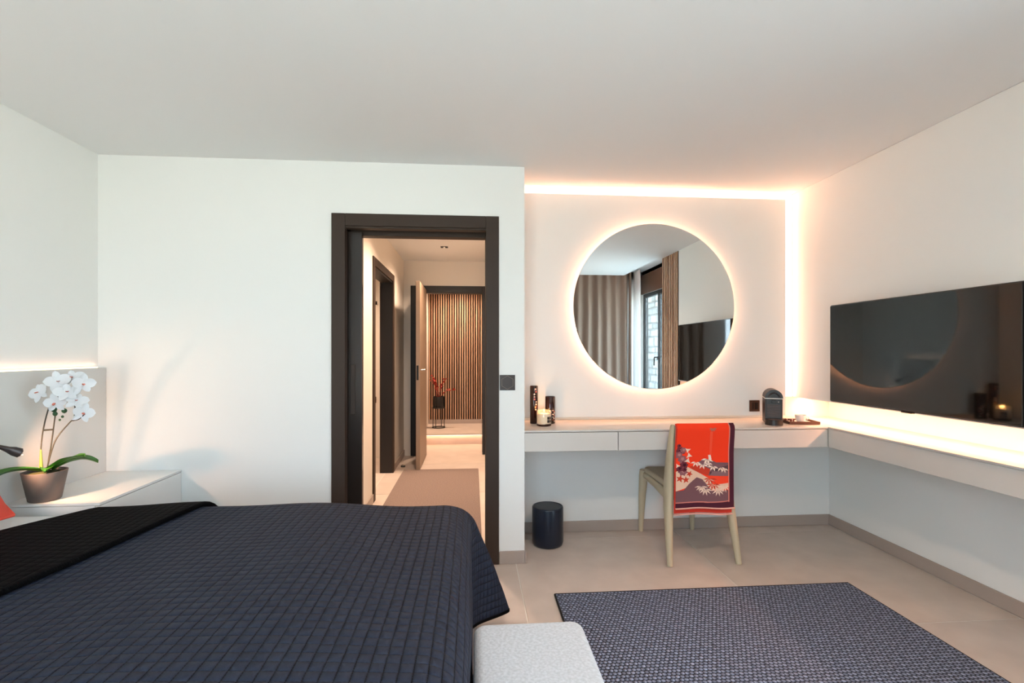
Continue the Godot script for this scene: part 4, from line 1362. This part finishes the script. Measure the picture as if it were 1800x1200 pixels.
func vases_and_candle() -> void:
	var vase_print := func(seed_: int, x0: float, y0: float, y1: float) -> ImageTexture:
		var im := Image.create(256, 256, false, Image.FORMAT_RGB8)
		im.fill(Color(0.115, 0.035, 0.03))
		var r := RandomNumberGenerator.new()
		r.seed = seed_
		for k in 9:
			var c := Vector2(x0 + r.randf_range(-0.05, 0.05), lerpf(y0, y1, k / 8.0))
			fill_poly(im, star(c, r.randf_range(0.045, 0.075), 4, 0.35, r.randf_range(0, 2), 0.6), [Color(0.93, 0.80, 0.72), Color(0.75, 0.40, 0.34), Color(0.96, 0.88, 0.80)][k % 3])
		return ImageTexture.create_from_image(im)
	for a in [["tall dark lacquered cylinder vase with pale blossom print on the desk", P(0.416, DESK + 0.0005, 3.375), 0.027, 0.255, 3, 0.20, 0.08, 0.62], ["short dark lacquered cylinder vase with pale blossom print behind the candle", P(0.527, DESK + 0.0005, 3.37), 0.034, 0.182, 4, 0.14, 0.5, 0.9]]:
		var t := thing("cylinder_vase", a[0], "vase", a[1], 0.0, "dark printed vases on the desk")
		var vm := mat("vase_%d" % a[4], Color(1, 1, 1), 0.12)
		vm.albedo_texture = vase_print.call(a[4], a[5], a[6], a[7])
		var r: float = a[2]
		var h: float = a[3]
		var m := MB.new().lathe([Vector2(0, 0), Vector2(r - 0.002, 0), Vector2(r, 0.002), Vector2(r, h - 0.002), Vector2(r - 0.002, h), Vector2(r - 0.004, h - 0.002), Vector2(r - 0.004, 0.02), Vector2(0, 0.02)], 40)
		for i in m.uv.size(): m.uv[i] = Vector2(m.uv[i].x, 1.0 - m.v[i].y / h)
		part(t, "vase_body", m, vm)
		part(t, "rim_band", MB.new().lathe([Vector2(r - 0.0035, h + 0.0002), Vector2(r - 0.0005, h + 0.0002), Vector2(r - 0.0005, h + 0.002), Vector2(r - 0.0035, h + 0.002)], 32), M.jar_base)
	var c := thing("jar_candle", "lit candle in a glass jar with a dark square label on the desk", "candle", P(0.470, DESK + 0.0005, 3.27))
	part(c, "glass_jar", MB.new().lathe([Vector2(0, 0.0115), Vector2(0.046, 0.0115), Vector2(0.049, 0.014), Vector2(0.049, 0.100), Vector2(0.047, 0.102), Vector2(0.0455, 0.100), Vector2(0.0455, 0.016), Vector2(0, 0.016)], 48), M.jar_glass)
	part(c, "glass_base", MB.new().lathe([Vector2(0, 0), Vector2(0.046, 0), Vector2(0.049, 0.003), Vector2(0.049, 0.011), Vector2(0, 0.011)], 48), M.jar_base)
	part(c, "wax", MB.new().lathe([Vector2(0, 0.0165), Vector2(0.0450, 0.0165), Vector2(0.0450, 0.078), Vector2(0.042, 0.080), Vector2(0, 0.079)], 40), M.wax)
	part(c, "wick", MB.new().tube([Vector3(0, 0.079, 0), Vector3(0.001, 0.088, 0)], [0.0012], 6), M.wick)
	part(c, "flame", MB.new().lathe([Vector2(0, 0.086), Vector2(0.004, 0.092), Vector2(0.0035, 0.100), Vector2(0, 0.112)], 12, Vector3.ZERO, -1.0), M.flame)
	omni(c, Vector3(0, 0.096, 0), Color(1.0, 0.7, 0.38), 0.02, 0.004)
	# square label: four dark blocks parted by a pale cross
	for i in 2:
		for j in 2:
			var w := deg_to_rad(62.0 - i * 22.0)
			var g := []
			var gb := []
			for k in 5:
				var a2 := w - deg_to_rad(19.0) * (k / 4.0 - 0.5)
				var o := Vector3(cos(a2), 0, sin(a2)) * 0.0495
				g.append([o + Vector3(0, 0.024 + j * 0.021, 0), o + Vector3(0, 0.042 + j * 0.021, 0)])
				gb.append([o * 1.01 + Vector3(0, 0.024 + j * 0.021, 0), o * 1.01 + Vector3(0, 0.042 + j * 0.021, 0)])
			var m := MB.new().sheet(gb, true)
			if m.n[0].dot(Vector3(cos(w), 0, sin(w))) < 0: m = MB.new().sheet(gb, false)
			part(c, "label_block", m, M.print_dark)

func coffee() -> void:
	var t := thing("coffee_machine", "small dark capsule coffee machine with a domed top on the desk", "coffee machine", P(2.035, DESK + 0.0005, 3.235), deg_to_rad(-26.0))
	var w := 0.108
	var B: Material = M.machine_body
	part(t, "body", MB.new().box(Vector3(0, 0.088, -0.04), Vector3(w, 0.172, 0.16), 0.006), B)
	# domed head
	var dome := MB.new()
	var arc := []
	for i in 17: arc.append(Vector2(cos(PI * i / 16.0) * w / 2, sin(PI * i / 16.0) * 0.056))
	var dome_back := MB.new()
	for z in [0.062, -0.12]:
		var dd := dome if z > 0.0 else dome_back
		var mid := dd.vert(Vector3(0, 0.178, z), Vector3(0, 0, signf(z)))
		for i in 16:
			dd.tri(mid, dd.vert(Vector3(arc[i].x, 0.178 + arc[i].y, z), Vector3(0, 0, signf(z))), dd.vert(Vector3(arc[i + 1].x, 0.178 + arc[i + 1].y, z), Vector3(0, 0, signf(z))))
	var g := []
	for z in [0.062, -0.12]:
		var row := []
		for p in arc: row.append(Vector3(p.x, 0.178 + p.y, z))
		g.append(row)
	var s := MB.new().sheet(g)
	if s.n[8].y < 0: s = MB.new().sheet(g, true)
	part(t, "head_cover", s, B)
	part(t, "head_face", dome, M.machine_black)
	part(t, "head_rear", dome_back, M.machine_black)
	part(t, "face_inlay", MB.new().tube([Vector3(-0.035, 0.182, 0.063), Vector3(-0.02, 0.206, 0.063), Vector3(0, 0.214, 0.063), Vector3(0.02, 0.206, 0.063), Vector3(0.035, 0.182, 0.063)], [0.005], 6), B)
	part(t, "trim_band", MB.new().box(Vector3(0, 0.1755, -0.022), Vector3(w + 0.006, 0.006, 0.18), 0.002), M.machine_trim)
	part(t, "front_recess", MB.new().box(Vector3(0, 0.105, 0.0405), Vector3(w - 0.02, 0.13, 0.003), 0.001), M.machine_black)
	for k in 9:
		part(t, "rib", MB.new().box(Vector3(0, 0.052 + k * 0.0098, 0.0435), Vector3(w - 0.026, 0.006, 0.004), 0.0015), M.machine_rib)
	part(t, "spout", MB.new().box(Vector3(0, 0.155, 0.05), Vector3(0.03, 0.022, 0.022), 0.004), M.machine_black)
	part(t, "button", MB.new().lathe([Vector2(0, 0), Vector2(0.004, 0), Vector2(0.004, 0.004), Vector2(0, 0.004)], 10, Vector3(0.028, 0.150, 0.046)), M.machine_trim)
	for sx in [-1, 1]:
		part(t, "side_trim", MB.new().box(Vector3(sx * (w / 2 - 0.005), 0.095, 0.042), Vector3(0.009, 0.15, 0.006), 0.002), B)
	# drip tray with a rounded front
	var tray := MB.new()
	var ring := [Vector2(-w / 2, 0.038)]
	for i in 13: ring.append(Vector2(-cos(PI * i / 12.0) * w / 2, 0.055 + sin(PI * i / 12.0) * 0.05))
	ring.append(Vector2(w / 2, 0.038))
	for y in [0.0, 0.036]:
		var up := Vector3.UP if y > 0 else Vector3.DOWN
		var mid := tray.vert(Vector3(0, y, 0.05), up)
		for i in ring.size() - 1:
			tray.tri(mid, tray.vert(Vector3(ring[i].x, y, ring[i].y), up), tray.vert(Vector3(ring[i + 1].x, y, ring[i + 1].y), up))
	for i in ring.size() - 1:
		var a := Vector3(ring[i].x, 0, ring[i].y)
		var b := Vector3(ring[i + 1].x, 0, ring[i + 1].y)
		var nn := ((a + b) / 2 - Vector3(0, 0, 0.05)).normalized()
		tray.face(a, b, b + Vector3.UP * 0.036, a + Vector3.UP * 0.036, nn)
	part(t, "drip_tray", tray, M.machine_black)
	part(t, "drip_grid", MB.new().box(Vector3(0, 0.038, 0.068), Vector3(w * 0.7, 0.003, 0.05), 0.001), M.machine_rib)
	# wall socket behind it
	var o := thing("wall_socket", "brown wall socket on the niche panel beside the coffee machine", "socket", P(2.012, 0.873, PANEL - 0.0005))
	part(o, "plate", MB.new().box(Vector3(0, 0.04, 0.004), Vector3(0.075, 0.08, 0.008), 0.001), M.outlet)
	part(o, "insert", MB.new().box(Vector3(-0.013, 0.04, 0.0085), Vector3(0.008, 0.05, 0.0015), 0.0005), M.machine_black)
	part(o, "insert", MB.new().box(Vector3(0.012, 0.04, 0.0085), Vector3(0.026, 0.05, 0.0015), 0.0005), M.machine_black)
	# tray with cup
	var tr := thing("serving_tray", "small brown wooden tray on the desk corner carrying a cup", "tray", P(2.235, DESK + 0.0005, 3.255), deg_to_rad(-8.0))
	part(tr, "base_board", MB.new().box(Vector3(0, 0.003, 0), Vector3(0.19, 0.005, 0.15), 0.001), M.print_white)
	for z in [-0.076, 0.076]:
		part(tr, "rim", MB.new().box(Vector3(0, 0.010, z), Vector3(0.20, 0.019, 0.007), 0.002), M.tray_wood)
	for x in [-0.0965, 0.0965]:
		part(tr, "rim", MB.new().box(Vector3(x, 0.010, 0), Vector3(0.007, 0.019, 0.145), 0.002), M.tray_wood)
	var top := DESK + 0.0005 + 0.0058
	var sa := part(self, "saucer", MB.new().lathe([Vector2(0, 0), Vector2(0.03, 0), Vector2(0.052, 0.006), Vector2(0.051, 0.008), Vector2(0.03, 0.003), Vector2(0, 0.003)], 32), M.porcelain, P(2.24, top, 3.245))
	tag(sa, "white saucer under the cup on the brown tray", "saucer")
	var cup := thing("coffee_cup", "small white espresso cup on the brown tray", "cup", P(2.24, top + 0.0035, 3.245), deg_to_rad(-25.0))
	part(cup, "cup_body", MB.new().lathe([Vector2(0, 0), Vector2(0.022, 0), Vector2(0.031, 0.012), Vector2(0.036, 0.046), Vector2(0.034, 0.047), Vector2(0.029, 0.014), Vector2(0, 0.006)], 32), M.porcelain)
	var hnd := []
	for i in 11: hnd.append(Vector3(0.034 + sin(PI * i / 10.0) * 0.016, 0.038 - 0.024 * i / 10.0, 0))
	part(cup, "handle", MB.new().tube(hnd, [0.0028], 8), M.porcelain)
	for a in [[2.153, 3.272, 0.4, "square-folded brown sugar packet in the far corner of the tray"], [2.173, 3.238, -0.3, "brown sugar packet lying beside the espresso cup"]]:
		var pk := thing("sugar_packet", a[3], "packet", P(a[0], top, a[1]), a[2], "sugar packets on the tray")
		part(pk, "paper", MB.new().box(Vector3(0, 0.012, 0), Vector3(0.026, 0.024, 0.016), 0.004), M.packet)
		part(pk, "band", MB.new().box(Vector3(0, 0.012, 0), Vector3(0.0085, 0.0246, 0.0166), 0.003), M.print_white)

func switch_plate() -> void:
	var t := thing("light_switch", "dark bronze square light switch with a hexagon line beside the doorway", "switch", P(0.212, 1.064, DOORWALL - 0.0005))
	part(t, "plate", MB.new().box(Vector3(0, 0.047, 0.004), Vector3(0.094, 0.094, 0.008), 0.001), M.switch_plate)
	var ring := []
	for i in 7:
		var w := TAU * i / 6.0 + PI / 6
		ring.append(Vector3(cos(w) * 0.040 , 0.047 + sin(w) * 0.041, 0.0085))
	part(t, "hexagon_line", MB.new().tube(ring, [0.0009], 6, false, Vector3.BACK), M.switch_line)
